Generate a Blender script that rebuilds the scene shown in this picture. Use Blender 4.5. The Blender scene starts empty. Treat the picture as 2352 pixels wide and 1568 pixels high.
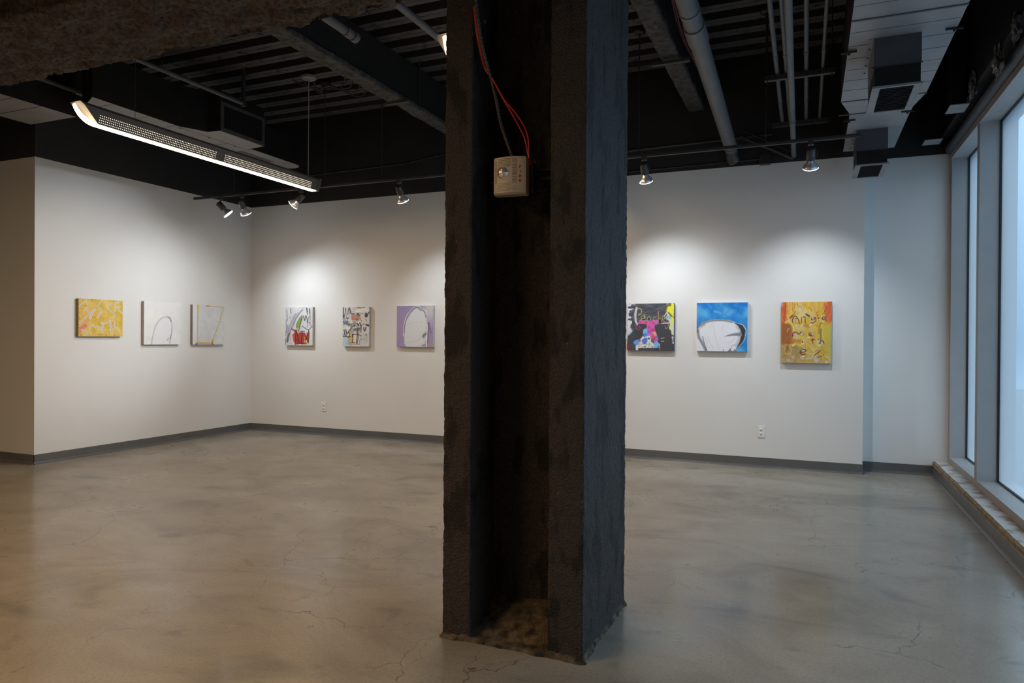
import bpy, bmesh, math, random
import numpy as np
from mathutils import Vector, Matrix, noise
random.seed(7)
sc = bpy.context.scene
COL = sc.collection

# ------------------------------------------------------------------ camera
F_PX, YAW, PITCH, ROLL, CAM_H = 1616.2354, 0.399764459, -0.00498805577, 0.00642573168, 1.28506298
def cam_axes():
    cy, sy, cp, sp = math.cos(YAW), math.sin(YAW), math.cos(PITCH), math.sin(PITCH)
    f = Vector((-sy*cp, cy*cp, sp)); r = Vector((cy, sy, 0)); u = r.cross(f)
    c, s = math.cos(ROLL), math.sin(ROLL)
    return c*r + s*u, -s*r + c*u, f
R_, U_, F_ = cam_axes()
cam_d = bpy.data.cameras.new('camera'); cam = bpy.data.objects.new('camera', cam_d); COL.objects.link(cam)
cam_d.sensor_width = 36; cam_d.lens = 36*F_PX/2352; cam_d.clip_start = .05; cam_d.clip_end = 200
M4 = Matrix((( R_.x, U_.x, -F_.x, 0), (R_.y, U_.y, -F_.y, 0), (R_.z, U_.z, -F_.z, CAM_H), (0, 0, 0, 1)))
cam.matrix_world = M4
sc.camera = cam
def at(px, py, ax, val):
    """room point seen at a photo pixel, on the plane axis ax = val (surveying the room)"""
    d = F_ + R_*((px-1176)/F_PX) - U_*((py-784)/F_PX)
    o = Vector((0, 0, CAM_H)); return o + d*((val-o[ax])/d[ax])

# ------------------------------------------------------------------ view, world
sc.view_settings.view_transform = 'Standard'; sc.view_settings.look = 'None'
sc.view_settings.gamma = 1; sc.view_settings.use_curve_mapping = False
sc.view_settings.exposure = 0.38
w = bpy.data.worlds.new('daylight'); sc.world = w; w.use_nodes = True
nt = w.node_tree; nt.nodes.clear()
SKY = 1.0
o_ = nt.nodes.new('ShaderNodeOutputWorld'); bg = nt.nodes.new('ShaderNodeBackground')
tc = nt.nodes.new('ShaderNodeTexCoord'); sx = nt.nodes.new('ShaderNodeSeparateXYZ')
rp = nt.nodes.new('ShaderNodeValToRGB'); mr = nt.nodes.new('ShaderNodeMapRange')
nt.links.new(tc.outputs['Generated'], sx.inputs[0]); nt.links.new(sx.outputs['Z'], mr.inputs[0])
mr.inputs[1].default_value = -1; mr.inputs[2].default_value = 1
nt.links.new(mr.outputs[0], rp.inputs[0]); nt.links.new(rp.outputs[0], bg.inputs[0]); nt.links.new(bg.outputs[0], o_.inputs[0])
cr = rp.color_ramp
stops = [(0.0, (.20, .29, .38)), (.47, (.20, .34, .47)), (.497, (.10, .21, .33)), (.52, (.13, .27, .42)), (.56, (.22, .38, .54)), (.61, (.38, .56, .72)), (.68, (.70, .83, .94)), (1, (.70, .83, .95))]
cr.elements[0].position, cr.elements[0].color = stops[0][0], (*stops[0][1], 1)
cr.elements[1].position, cr.elements[1].color = stops[-1][0], (*stops[-1][1], 1)
for p, c in stops[1:-1]:
    e = cr.elements.new(p); e.color = (*c, 1)
bg.inputs[1].default_value = 1.75*SKY
SPOT_W = 42.0      # watts, each track lamp
PEND_W = 14.0      # watts, each linear pendant
LENS_E = 9.0

# ------------------------------------------------------------------ helpers
def srgb(c):
    c = [x/255 for x in c]
    return tuple((x/12.92 if x <= .04045 else ((x+.055)/1.055)**2.4) for x in c)
def mat(name, col, rough=.6, metal=0, noise_amt=0, scale=8, bump=0, bump_scale=60, emit=None, emit_s=0, spec=.5, col2=None, coat=0, detail=6, thr=(.35, .65), bdist=.01):
    m = bpy.data.materials.new(name); m.use_nodes = True; n = m.node_tree; b = n.nodes['Principled BSDF']
    b.inputs['Base Color'].default_value = (*col, 1); b.inputs['Roughness'].default_value = rough
    b.inputs['Metallic'].default_value = metal; b.inputs['Specular IOR Level'].default_value = spec
    b.inputs['Coat Weight'].default_value = coat
    tc = n.nodes.new('ShaderNodeTexCoord')
    nz = n.nodes.new('ShaderNodeTexNoise'); nz.inputs['Scale'].default_value = scale; nz.inputs['Detail'].default_value = detail
    n.links.new(tc.outputs['Object'], nz.inputs['Vector'])
    r = n.nodes.new('ShaderNodeValToRGB'); r.color_ramp.elements[0].position = thr[0]; r.color_ramp.elements[1].position = thr[1]
    c2 = col2 if col2 else tuple(x*(1-noise_amt) for x in col)
    r.color_ramp.elements[0].color = (*c2, 1); r.color_ramp.elements[1].color = (*col, 1)
    n.links.new(nz.outputs[0], r.inputs[0]); n.links.new(r.outputs[0], b.inputs['Base Color'])
    if bump:
        bn = n.nodes.new('ShaderNodeTexNoise'); bn.inputs['Scale'].default_value = bump_scale; bn.inputs['Detail'].default_value = 5
        n.links.new(tc.outputs['Object'], bn.inputs['Vector'])
        bp = n.nodes.new('ShaderNodeBump'); bp.inputs['Strength'].default_value = bump; bp.inputs['Distance'].default_value = bdist
        n.links.new(bn.outputs[0], bp.inputs['Height']); n.links.new(bp.outputs[0], b.inputs['Normal'])
    if emit:
        b.inputs['Emission Color'].default_value = (*emit, 1); b.inputs['Emission Strength'].default_value = emit_s
    return m

class MB:
    def __init__(s): s.v = []; s.f = []; s.mi = []; s.sm = []
    def add(s, vs, fs, mi=0, smooth=False):
        o = len(s.v); s.v += [tuple(p) for p in vs]; s.f += [tuple(i+o for i in f) for f in fs]
        s.mi += [mi]*len(fs); s.sm += [smooth]*len(fs); return s
    def box(s, a, b, mi=0):
        x0, y0, z0 = a; x1, y1, z1 = b
        x0, x1 = min(x0, x1), max(x0, x1); y0, y1 = min(y0, y1), max(y0, y1); z0, z1 = min(z0, z1), max(z0, z1)
        return s.add([(x0,y0,z0),(x1,y0,z0),(x1,y1,z0),(x0,y1,z0),(x0,y0,z1),(x1,y0,z1),(x1,y1,z1),(x0,y1,z1)],
                     [(0,3,2,1),(4,5,6,7),(0,1,5,4),(1,2,6,5),(2,3,7,6),(3,0,4,7)], mi)
    def obox(s, c, ax, ay, az, mi=0):       # oriented box: centre and half-axes
        c = Vector(c); P = []
        for k in (-1, 1):
            for i, j in ((-1,-1),(1,-1),(1,1),(-1,1)): P.append(c + ax*i + ay*j + az*k)
        return s.add(P, [(0,3,2,1),(4,5,6,7),(0,1,5,4),(1,2,6,5),(2,3,7,6),(3,0,4,7)], mi)
    def tube(s, pts, r, n=12, mi=0, cap=True, radii=None):
        pts = [Vector(p) for p in pts]; rings = []
        prev = None
        for i, p in enumerate(pts):
            a = pts[max(i-1, 0)]; b = pts[min(i+1, len(pts)-1)]; t = (b-a).normalized()
            if prev is None:
                ref = Vector((0, 0, 1)) if abs(t.z) < .9 else Vector((1, 0, 0)); u = t.cross(ref).normalized()
            else: u = (prev - t*prev.dot(t)).normalized()
            prev = u; vv = t.cross(u); rr = radii[i] if radii else r
            rings.append([p + (u*math.cos(2*math.pi*k/n) + vv*math.sin(2*math.pi*k/n))*rr for k in range(n)])
        V = [q for rg in rings for q in rg]; Fc = []
        for i in range(len(pts)-1):
            for k in range(n):
                Fc.append((i*n+k, i*n+(k+1) % n, (i+1)*n+(k+1) % n, (i+1)*n+k))
        o = len(V); s.add(V, Fc, mi, True)
        if cap:
            s.add(rings[0], [tuple(reversed(range(n)))], mi); s.add(rings[-1], [tuple(range(n))], mi)
        return s
    def lathe(s, base, axis, prof, n=24, mi=0):   # prof: list of (dist along axis, radius)
        base = Vector(base); axis = Vector(axis).normalized()
        pts = [base + axis*d for d, r in prof]
        ref = Vector((0, 0, 1)) if abs(axis.z) < .9 else Vector((1, 0, 0)); u = axis.cross(ref).normalized(); vv = axis.cross(u)
        V = []; Fc = []
        for p, (d, r) in zip(pts, prof):
            for k in range(n): V.append(p + (u*math.cos(2*math.pi*k/n)+vv*math.sin(2*math.pi*k/n))*max(r, 1e-5))
        for i in range(len(prof)-1):
            for k in range(n): Fc.append((i*n+k, i*n+(k+1) % n, (i+1)*n+(k+1) % n, (i+1)*n+k))
        return s.add(V, Fc, mi, True)
    def prism(s, poly, z0, z1, mi=0):
        n = len(poly); V = [(x, y, z0) for x, y in poly] + [(x, y, z1) for x, y in poly]
        return s.add(V, [tuple(reversed(range(n))), tuple(range(n, 2*n))] + [(i, (i+1) % n, n+(i+1) % n, n+i) for i in range(n)], mi)
    def build(s, name, mats, parent=None, bevel=0):
        me = bpy.data.meshes.new(name); me.from_pydata(s.v, [], s.f)
        for m in (mats if isinstance(mats, (list, tuple)) else [mats]): me.materials.append(m)
        me.polygons.foreach_set('material_index', s.mi); me.polygons.foreach_set('use_smooth', s.sm); me.update()
        o = bpy.data.objects.new(name, me); COL.objects.link(o)
        if parent is not None:
            o.parent = parent; o.matrix_parent_inverse = Matrix.Translation(parent.location).inverted()
        if bevel:
            b = o.modifiers.new('bevel', 'BEVEL'); b.width = bevel; b.segments = 2; b.limit_method = 'ANGLE'
        return o
def tag(o, label, cat, group=None, kind=None):
    o['label'] = label; o['category'] = cat
    if group: o['group'] = group
    if kind: o['kind'] = kind
    return o
def struct(o): o['kind'] = 'structure'; return o
def thing(name, loc, label, cat, group=None):
    o = bpy.data.objects.new(name, None); o.empty_display_size = .1; COL.objects.link(o); o.location = loc
    return tag(o, label, cat, group)
def curve_pts(pts, n=8):
    pts = [Vector(p) for p in pts]; out = []
    P = [pts[0]*2-pts[1]] + pts + [pts[-1]*2-pts[-2]]
    for i in range(1, len(P)-2):
        for k in range(n):
            t = k/n; a, b, c, d = P[i-1], P[i], P[i+1], P[i+2]
            out.append(.5*((2*b)+(c-a)*t+(2*a-5*b+4*c-d)*t*t+(3*b-a-3*c+d)*t**3))
    out.append(pts[-1]); return out

# ------------------------------------------------------------------ room dimensions (metres)
XL, YA, YB, XC, YB2 = -7.071, 4.579, 7.514, .478, 7.726
HW, DECK = 3.05, 4.12
XW = 1.21          # inner face of the window framing
XG = 1.36          # glass plane
Y0, X0 = -4.6, -10.0

# ------------------------------------------------------------------ materials
M = {}
M['white'] = mat('white_wall_paint', (.76, .755, .74), .62, noise_amt=.03, scale=1.5, bump=.04, bump_scale=300, bdist=.002)
M['black'] = mat('black_wall_paint', (.022, .022, .024), .55, noise_amt=.25, scale=3, bump=.05, bump_scale=200, bdist=.003)
M['base'] = mat('grey_vinyl_cove', (.125, .128, .128), .28, noise_amt=.12, scale=5)
M['deck_dark'] = mat('black_recess_shade', (.016, .016, .016), .8, noise_amt=.3, scale=20)  # rib recesses: their shade put into the colour; beam webs share the black
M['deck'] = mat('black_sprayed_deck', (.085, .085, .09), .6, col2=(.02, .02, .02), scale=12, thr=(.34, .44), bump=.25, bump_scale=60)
M['fire'] = mat('black_fireproofing', (.15, .125, .105), .9, col2=(.03, .027, .024), scale=38, thr=(.3, .72), bump=1, bump_scale=110, bdist=.015)
M['fire2'] = mat('black_beam_fireproofing', (.11, .108, .104), .85, col2=(.03, .03, .03), scale=22, thr=(.3, .7), bump=.9, bump_scale=90, bdist=.012)
M['metal_dark'] = mat('black_painted_metal', (.03, .03, .033), .42, noise_amt=.3, scale=12)
M['pipe_grey'] = mat('grey_painted_pipe', (.135, .138, .148), .5, noise_amt=.2, scale=9)
M['pipe_dark'] = mat('dark_painted_pipe', (.075, .075, .078), .42, noise_amt=.25, scale=12)
M['duct_under'] = mat('bare_duct_sheet', (.33, .335, .345), .45, noise_amt=.12, scale=4, col2=(.27, .272, .28))
M['duct_side'] = mat('black_duct_side', (.013, .012, .011), .6, noise_amt=.3, scale=7, spec=.25)
M['duct_box'] = mat('slate_duct_box', (.075, .08, .095), .4, noise_amt=.25, scale=5)
M['seam'] = mat('duct_seam', (.10, .10, .105), .5)
M['plate'] = mat('grille_frame_grey', (.27, .275, .285), .45, noise_amt=.15, scale=10)
M['chrome'] = mat('lamp_chrome', (.80, .81, .84), .28, metal=.75)
M['socket'] = mat('lamp_socket_black', (.05, .05, .053), .38)
M['lampface'] = mat('lamp_face_glow', (1, 1, 1), .4, emit=(.93, .96, 1), emit_s=9)
M['pend_house'] = mat('pendant_housing_bronze', (.12, .105, .09), .45, noise_amt=.15)
M['pend_lens'] = mat('pendant_lens_glow', (1, .95, .85), .4, emit=(1, .80, .50), emit_s=LENS_E)
M['pend_dot'] = mat('pendant_perforation_glow', (1, .95, .85), .4, emit=(1, .80, .58), emit_s=3.0)
M['cable_pale'] = mat('pale_cord', (.42, .41, .4), .5)
M['frame'] = mat('grey_aluminium_frame', (.40, .41, .42), .45, noise_amt=.06, scale=6)
M['frame_front'] = mat('taupe_aluminium_cap', (.34, .30, .275), .45, noise_amt=.06, scale=6)
M['gasket'] = mat('black_gasket', (.012, .012, .016), .5)
M['stone'] = mat('rough_plaster_ledge', (.58, .58, .58), .75, col2=(.30, .25, .20), scale=7, thr=(.36, .50), bump=.5, bump_scale=40, detail=9)
M['wood_edge'] = mat('raw_wood_edge', (.30, .225, .13), .75, col2=(.16, .11, .06), scale=20, bump=.5, bump_scale=60)
M['cream'] = mat('cream_plastic', (.56, .50, .42), .45, noise_amt=.04, scale=10)
M['dark_slot'] = mat('dark_slot', (.14, .12, .10), .6)
M['red'] = mat('red_letter', (.55, .03, .03), .5)
M['red_wire'] = mat('red_wire', (.55, .035, .025), .4)
M['magenta'] = mat('crimson_cable', (.24, .03, .06), .5)
M['outlet'] = mat('outlet_white', (.80, .80, .79), .35)
M['grey_slot'] = mat('outlet_slot', (.22, .22, .22), .5)
M['brass'] = mat('brass', (.55, .36, .14), .3, metal=1)
M['mortar'] = mat('dirty_mortar', (.22, .175, .12), .95, col2=(.022, .019, .016), scale=22, thr=(.36, .74), bump=1, bump_scale=140, detail=12, bdist=.012)
M['paver'] = mat('outside_paving', (.15, .19, .23), .8, noise_amt=.2, scale=2)
M['canvas_side'] = mat('canvas_edge', (.62, .60, .57), .8, noise_amt=.1, scale=30)

def floor_mat():
    m = bpy.data.materials.new('polished_concrete'); m.use_nodes = True; n = m.node_tree; L = n.links; b = n.nodes['Principled BSDF']
    tc = n.nodes.new('ShaderNodeTexCoord')
    def nz(scale, det=6, dist=0, rough=.55, sc3=None, off=(0, 0, 0)):
        mp = n.nodes.new('ShaderNodeMapping'); mp.inputs['Location'].default_value = off
        if sc3: mp.inputs['Scale'].default_value = sc3
        x = n.nodes.new('ShaderNodeTexNoise'); x.inputs['Scale'].default_value = scale; x.inputs['Detail'].default_value = det
        x.inputs['Distortion'].default_value = dist; x.inputs['Roughness'].default_value = rough
        L.new(tc.outputs['Object'], mp.inputs[0]); L.new(mp.outputs[0], x.inputs['Vector']); return x.outputs[0]
    def ramp(src, stops):
        r = n.nodes.new('ShaderNodeValToRGB'); e = r.color_ramp.elements
        e[0].position, e[0].color = stops[0][0], (*stops[0][1], 1); e[1].position, e[1].color = stops[-1][0], (*stops[-1][1], 1)
        for p, c in stops[1:-1]: q = e.new(p); q.color = (*c, 1)
        L.new(src, r.inputs[0]); return r.outputs[0]
    def mix(kind, fac, a, c):
        x = n.nodes.new('ShaderNodeMix'); x.data_type = 'RGBA'; x.blend_type = kind
        if isinstance(fac, (int, float)): x.inputs[0].default_value = fac
        else: L.new(fac, x.inputs[0])
        L.new(a, x.inputs[6]); L.new(c, x.inputs[7]); return x.outputs[2]
    base = ramp(nz(.9, 9, 1.2, .6, (1, 1.6, 1)), [(.30, (.215, .185, .145)), (.5, (.325, .292, .24)), (.7, (.395, .362, .305))])
    g = lambda v: (v, v, v)
    spots = ramp(nz(1.6, 3, .6, .4, (1, 1.8, 1), (3, 1, 0)), [(.26, g(.55)), (.36, g(.93)), (.5, g(1))])
    spots2 = ramp(nz(4.2, 4, .4, .5, (1, 1.3, 1), (1, 7, 0)), [(.27, g(.62)), (.36, g(1)), (.5, g(1))])
    fine = ramp(nz(75, 4), [(.3, g(.80)), (.55, g(1)), (.75, g(1.0))])
    specks = ramp(nz(170, 1), [(.70, g(0)), (.76, g(1))])
    cur = mix('MULTIPLY', 1, base, spots); cur = mix('MULTIPLY', .8, cur, spots2); cur = mix('MULTIPLY', 1, cur, fine)
    # hairline cracks: edges of large distorted cells, kept only in patches
    def cracks(scale, off, width, patch):
        vo = n.nodes.new('ShaderNodeTexVoronoi'); vo.feature = 'DISTANCE_TO_EDGE'; vo.inputs['Scale'].default_value = scale
        mp = n.nodes.new('ShaderNodeMapping'); mp.inputs['Location'].default_value = off
        dn = n.nodes.new('ShaderNodeTexNoise'); dn.inputs['Scale'].default_value = 3.5; dn.inputs['Detail'].default_value = 7
        L.new(tc.outputs['Object'], dn.inputs['Vector'])
        am = n.nodes.new('ShaderNodeVectorMath'); am.operation = 'MULTIPLY_ADD'; am.inputs[1].default_value = (.35, .35, 0)
        L.new(dn.outputs[1], am.inputs[0]); L.new(tc.outputs['Object'], am.inputs[2]); L.new(am.outputs[0], mp.inputs[0]); L.new(mp.outputs[0], vo.inputs['Vector'])
        a = ramp(vo.outputs['Distance'], [(0, g(1)), (width, g(0))])
        p = ramp(nz(.8, 2, 0, .5, None, off), [(patch, g(0)), (patch+.07, g(1))])
        return mix('MULTIPLY', 1, a, p)
    dark = n.nodes.new('ShaderNodeRGB'); dark.outputs[0].default_value = (.075, .065, .055, 1)
    cur = mix('MIX', cracks(1.1, (2, 5, 0), .0038, .48), cur, dark.outputs[0])
    cur = mix('MIX', cracks(2.6, (7, 1, 0), .005, .52), cur, dark.outputs[0])
    L.new(cur, b.inputs['Base Color'])
    rr = ramp(nz(2.2, 6, .5), [(.3, g(.24)), (.7, g(.40))]); L.new(rr, b.inputs['Roughness'])
    b.inputs['Specular IOR Level'].default_value = .5; b.inputs['Coat Weight'].default_value = .25; b.inputs['Coat Roughness'].default_value = .12
    bp = n.nodes.new('ShaderNodeBump'); bp.inputs['Strength'].default_value = .12; bp.inputs['Distance'].default_value = .004
    L.new(nz(9, 7), bp.inputs['Height']); L.new(bp.outputs[0], b.inputs['Normal'])
    return m
M['floor'] = floor_mat()

def glass_mat():
    m = bpy.data.materials.new('frosted_glass'); m.use_nodes = True; n = m.node_tree; n.nodes.clear(); L = n.links
    out = n.nodes.new('ShaderNodeOutputMaterial'); tr = n.nodes.new('ShaderNodeBsdfTransparent'); tr.inputs[0].default_value = (.90, .97, 1, 1)
    tl = n.nodes.new('ShaderNodeBsdfTranslucent'); tl.inputs[0].default_value = (.88, .94, 1, 1)
    gl = n.nodes.new('ShaderNodeBsdfGlossy'); gl.inputs['Roughness'].default_value = .06; gl.inputs[0].default_value = (.9, .9, .9, 1)
    m1 = n.nodes.new('ShaderNodeMixShader'); m1.inputs[0].default_value = .30; L.new(tr.outputs[0], m1.inputs[1]); L.new(tl.outputs[0], m1.inputs[2])
    fr = n.nodes.new('ShaderNodeFresnel'); fr.inputs[0].default_value = 1.3
    m2 = n.nodes.new('ShaderNodeMixShader'); fm = n.nodes.new('ShaderNodeMath'); fm.operation = 'MULTIPLY'; fm.inputs[1].default_value = .3; L.new(fr.outputs[0], fm.inputs[0]); L.new(fm.outputs[0], m2.inputs[0]); L.new(m1.outputs[0], m2.inputs[1]); L.new(gl.outputs[0], m2.inputs[2])
    L.new(m2.outputs[0], out.inputs[0]); return m
M['glass'] = glass_mat()

def column_mat():
    m = mat('black_painted_rough_masonry', (.064, .052, .053), .62, col2=(.014, .0125, .012), scale=120, thr=(.28, .72), bump=1, bump_scale=130, bdist=.012)
    n = m.node_tree; L = n.links; b = n.nodes['Principled BSDF']
    src = b.inputs['Base Color'].links[0].from_socket
    tc = n.nodes.new('ShaderNodeTexCoord'); vz = n.nodes.new('ShaderNodeTexNoise'); vz.inputs['Scale'].default_value = 21; vz.inputs['Detail'].default_value = 8
    L.new(tc.outputs['Object'], vz.inputs['Vector'])
    r = n.nodes.new('ShaderNodeValToRGB'); r.color_ramp.elements[0].position = .735; r.color_ramp.elements[1].position = .76
    L.new(vz.outputs[0], r.inputs[0])
    mx = n.nodes.new('ShaderNodeMix'); mx.data_type = 'RGBA'; L.new(r.outputs[0], mx.inputs[0]); L.new(src, mx.inputs[6]); mx.inputs[7].default_value = (.35, .30, .24, 1)
    # vertical smears of older paint
    mp = n.nodes.new('ShaderNodeMapping'); mp.inputs['Scale'].default_value = (9, 9, 3.2); L.new(tc.outputs['Object'], mp.inputs[0])
    s = n.nodes.new('ShaderNodeTexNoise'); s.inputs['Scale'].default_value = 1.3; s.inputs['Detail'].default_value = 7; L.new(mp.outputs[0], s.inputs['Vector'])
    r2 = n.nodes.new('ShaderNodeValToRGB'); r2.color_ramp.elements[0].position = .40; r2.color_ramp.elements[0].color = (.2, .2, .2, 1); r2.color_ramp.elements[1].position = .47
    L.new(s.outputs[0], r2.inputs[0])
    mu = n.nodes.new('ShaderNodeMix'); mu.data_type = 'RGBA'; mu.blend_type = 'MULTIPLY'; mu.inputs[0].default_value = 1; L.new(mx.outputs[2], mu.inputs[6]); L.new(r2.outputs[0], mu.inputs[7])
    L.new(mu.outputs[2], b.inputs['Base Color'])
    return m
M['column'] = column_mat()

# ------------------------------------------------------------------ setting: floor, walls, deck
struct(MB().box((X0-.2, Y0-.2, -.12), (XW+.25, YB2+.2, 0)).build('floor', M['floor']))
struct(MB().box((XW+.26, Y0-6, -.2), (14, 24, -.08)).build('ground', M['paver']))
def wall(name, a, b):
    (x0, y0), (x1, y1) = a, b
    mb = MB().box((x0, y0, 0), (x1, y1, HW), 0); mb.box((x0, y0, HW), (x1, y1, DECK+.14), 1)
    return struct(mb.build(name, [M['white'], M['black']]))
wall('wall_back', (XL-.15, YB), (XC, YB2+.15))
wall('wall_back_right', (XC, YB2), (XW+.35, YB2+.15))
wall('wall_left', (XL-.15, YA), (XL, YB))
wall('wall_alcove', (X0-.15, YA), (XL-.15, YA+.15))
wall('wall_far_left', (X0-.15, Y0-.15), (X0, YA))
wall('wall_rear', (X0, Y0-.15), (XW+.35, Y0))
mb = MB().box((XW+.06, 1.265, 3.037), (XW+.3, YB2, DECK+.14)); mb.box((1.125, 3.40, 3.19), (XW+.06, YB2, DECK+.1)); struct(mb.build('wall_right', M['black']))
wall('wall_right_near', (XW, Y0), (XW+.3, 1.265))

# corrugated metal deck: ribs run left-right
def deck():
    mb = MB(); pitch = .272; y = Y0-.1; prof = []
    while y < YB2+.15:
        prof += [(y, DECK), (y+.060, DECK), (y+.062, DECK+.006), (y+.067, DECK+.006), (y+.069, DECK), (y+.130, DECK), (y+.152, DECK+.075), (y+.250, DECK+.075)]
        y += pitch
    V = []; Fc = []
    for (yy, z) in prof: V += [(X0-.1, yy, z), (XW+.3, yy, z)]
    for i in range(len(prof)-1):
        k = i % 8; mb.add([V[2*i], V[2*i+1], V[2*i+3], V[2*i+2]], [(0, 1, 2, 3)], 0 if k < 5 else 1)  # lit lower flats get the lighter colour, recesses the painted shade
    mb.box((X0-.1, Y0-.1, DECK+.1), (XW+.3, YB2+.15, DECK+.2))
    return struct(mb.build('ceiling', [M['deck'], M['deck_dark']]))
deck()

# baseboards (cove base with a toe)
def baseboard(name, p, q, nrm):
    p, q, nrm = Vector((*p, 0)), Vector((*q, 0)), Vector((*nrm, 0))
    prof = [(0, .096), (.004, .096), (.004, .022), (.008, .011), (.020, .003), (.020, 0), (0, 0)]
    n = len(prof); V = [e + nrm*d + Vector((0, 0, z)) for e in (p, q) for d, z in prof]
    Fc = [(i, (i+1) % n, n+(i+1) % n, n+i) for i in range(n)] + [tuple(range(n)), tuple(reversed(range(n, 2*n)))]
    return struct(MB().add(V, Fc).build(name, M['base']))
baseboard('baseboard_left', (XL, YA-.004), (XL, YB), (1, 0))
baseboard('baseboard_back', (XL, YB), (XC+.004, YB), (0, -1))
baseboard('baseboard_jog', (XC, YB-.004), (XC, YB2), (1, 0))
baseboard('baseboard_back_right', (XC, YB2), (1.09, YB2), (0, -1))
baseboard('baseboard_alcove', (X0, YA), (XL+.004, YA), (0, -1))
baseboard('baseboard_far_left', (X0, Y0), (X0, YA), (1, 0))
baseboard('baseboard_rear', (X0, Y0), (1.09, Y0), (0, 1))

# ------------------------------------------------------------------ window side
mb = MB(); mb.box((1.095, Y0, 0), (XW+.3, YB2, .104)); struct(mb.build('wall_window_curb', M['white']))
baseboard('baseboard_window', (1.095, Y0), (1.095, YB2), (-1, 0))
def ledge():
    mb = MB(); n = 900; ys = [Y0 + (YB2-Y0)*i/n for i in range(n+1)]
    V = []
    for y in ys:
        e = noise.fractal(Vector((y*3.1, 3, 1)), 1, 2, 4)*.003; e2 = noise.noise(Vector((y*6, 9, 1)))*.004
        x = 1.091+e; V += [(x, y, .103), (x+.001, y, .128), (x+.016+e2, y, .140), (1.215, y, .139), (1.215, y, .103)]
    Fc = []; mi = []
    for i in range(n):
        for k in range(4):
            Fc.append((i*5+k, i*5+k+1, i*5+k+6, i*5+k+5)); mi.append(0 if k == 0 else (0 if k == 1 else 1))
    mb.add(V, Fc); mb.mi = mi
    return struct(mb.build('trim_ledge', [M['wood_edge'], M['stone']]))
ledge()
mull = [YB2, 6.549, 3.95, 1.35]
ZS, ZH = .197, 2.984
for i in range(len(mull)-1):
    y1 = mull[i]-(.0 if i == 0 else .085); y0 = mull[i+1]
    if i == 0: y1 = YB2-.075
    w_ = bpy.data.objects.new('window_%d' % (i+1), None); COL.objects.link(w_); w_.location = (XG, (y0+y1)/2, ZS); struct(w_)
    MB().box((XG-.004, y0-.005, ZS-.005), (XG+.006, y1+.005, ZH+.005)).build('glass', M['glass'], w_)
    g = MB(); t = .012
    for a, b in (((y0, ZS), (y0+t, ZH)), ((y1-t, ZS), (y1, ZH)), ((y0, ZS), (y1, ZS+t)), ((y0, ZH-t), (y1, ZH))):
        g.box((XG-.018, a[0], a[1]), (XG-.0045, b[0], b[1]))
    g.build('gasket', M['gasket'], w_)
def frame_bar(name, a, b):      # box whose room-facing face is taupe, the rest grey
    mb = MB().box(a, b); mb.mi = [1 if i == 5 else 0 for i in range(6)]
    return struct(mb.build(name, [M['frame'], M['frame_front']]))
frame_bar('trim_window_rail', (XW, mull[-1]-.085, .139), (XG+.1, YB2-.002, ZS))
frame_bar('trim_window_header', (XW-.004, mull[-1]-.085, ZH), (XG+.1, YB2-.002, 3.036))
frame_bar('trim_jamb', (XW+.004, YB2-.077, ZS), (XG+.1, YB2-.002, ZH))
for k, y in enumerate(mull[1:]):
    frame_bar('trim_mullion_%d' % (k+1), (XW, y-.085, ZS), (XG+.1, y, ZH))
# sky portals in the window openings guide the daylight sampling
for i in range(len(mull)-1):
    y1, y0 = mull[i], mull[i+1]
    ld = bpy.data.lights.new('sky_portal', 'AREA'); ld.shape = 'RECTANGLE'; ld.size = y1-y0; ld.size_y = ZH-ZS
    ld.cycles.is_portal = True
    lo = bpy.data.objects.new('sky_portal', ld); COL.objects.link(lo); lo.location = (XG+.11, (y0+y1)/2, (ZS+ZH)/2)
    lo.rotation_euler = (math.radians(90), 0, math.radians(90))     # local -Z looks along -X

# ------------------------------------------------------------------ rough column
CX0, CX1, CY0, CY1 = -1.446, -.818, 2.675, 3.356
def rough_prism(outline, z0, z1, step, amp, seed=0, grooves=True):
    P = []
    n = len(outline)
    for i in range(n):
        a = Vector((*outline[i], 0)); b = Vector((*outline[(i+1) % n], 0)); d = b-a; k = max(1, round(d.length/step))
        nr = Vector((d.y, -d.x, 0)).normalized()
        for j in range(k):
            p = a + d*(j/k)
            nn = nr
            if j == 0:
                c = Vector((*outline[i-1], 0)); e = a-c; nn = (nr + Vector((e.y, -e.x, 0)).normalized()).normalized()
            P.append((p, nn, min(j, k-j)/k*d.length))
    m = len(P); nz = int((z1-z0)/step)
    V = []
    for iz in range(nz+1):
        z = z0 + (z1-z0)*iz/nz
        for p, nn, de in P:
            q = Vector((p.x, p.y, z))
            d = noise.fractal(q*26 + Vector((seed, 0, 0)), .7, 2.1, 4)*amp*.55 + noise.noise(q*90)*amp*.45
            lump = noise.noise(Vector((q.x*5, q.y*5, q.z*4.5+seed)))
            d += lump*amp*.42
            if grooves:
                gz = noise.noise(Vector((seed+4, 0, z*23)))
                if gz > .42 and noise.noise(q*4) > -.1: d -= (gz-.42)*amp*1.0
            if de < .02: d -= amp*.35*abs(noise.noise(q*22))*2
            V.append(q + nn*d)
    Fc = []
    for iz in range(nz):
        for k in range(m):
            Fc.append((iz*m+k, iz*m+(k+1) % m, (iz+1)*m+(k+1) % m, (iz+1)*m+k))
    return V, Fc
col_out = [(CX0, CY0), (-1.317, CY0), (-1.317, 2.93), (-.966, 2.93), (-.966, CY0), (CX1, CY0), (CX1, CY1), (-.966, CY1), (-.966, 3.12), (-1.317, 3.12), (-1.317, CY1), (CX0, CY1)]
column = thing('masonry_column', ((CX0+CX1)/2, (CY0+CY1)/2, 0), 'massive rough black-painted column with a deep recess, standing mid-room', 'column')
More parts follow.
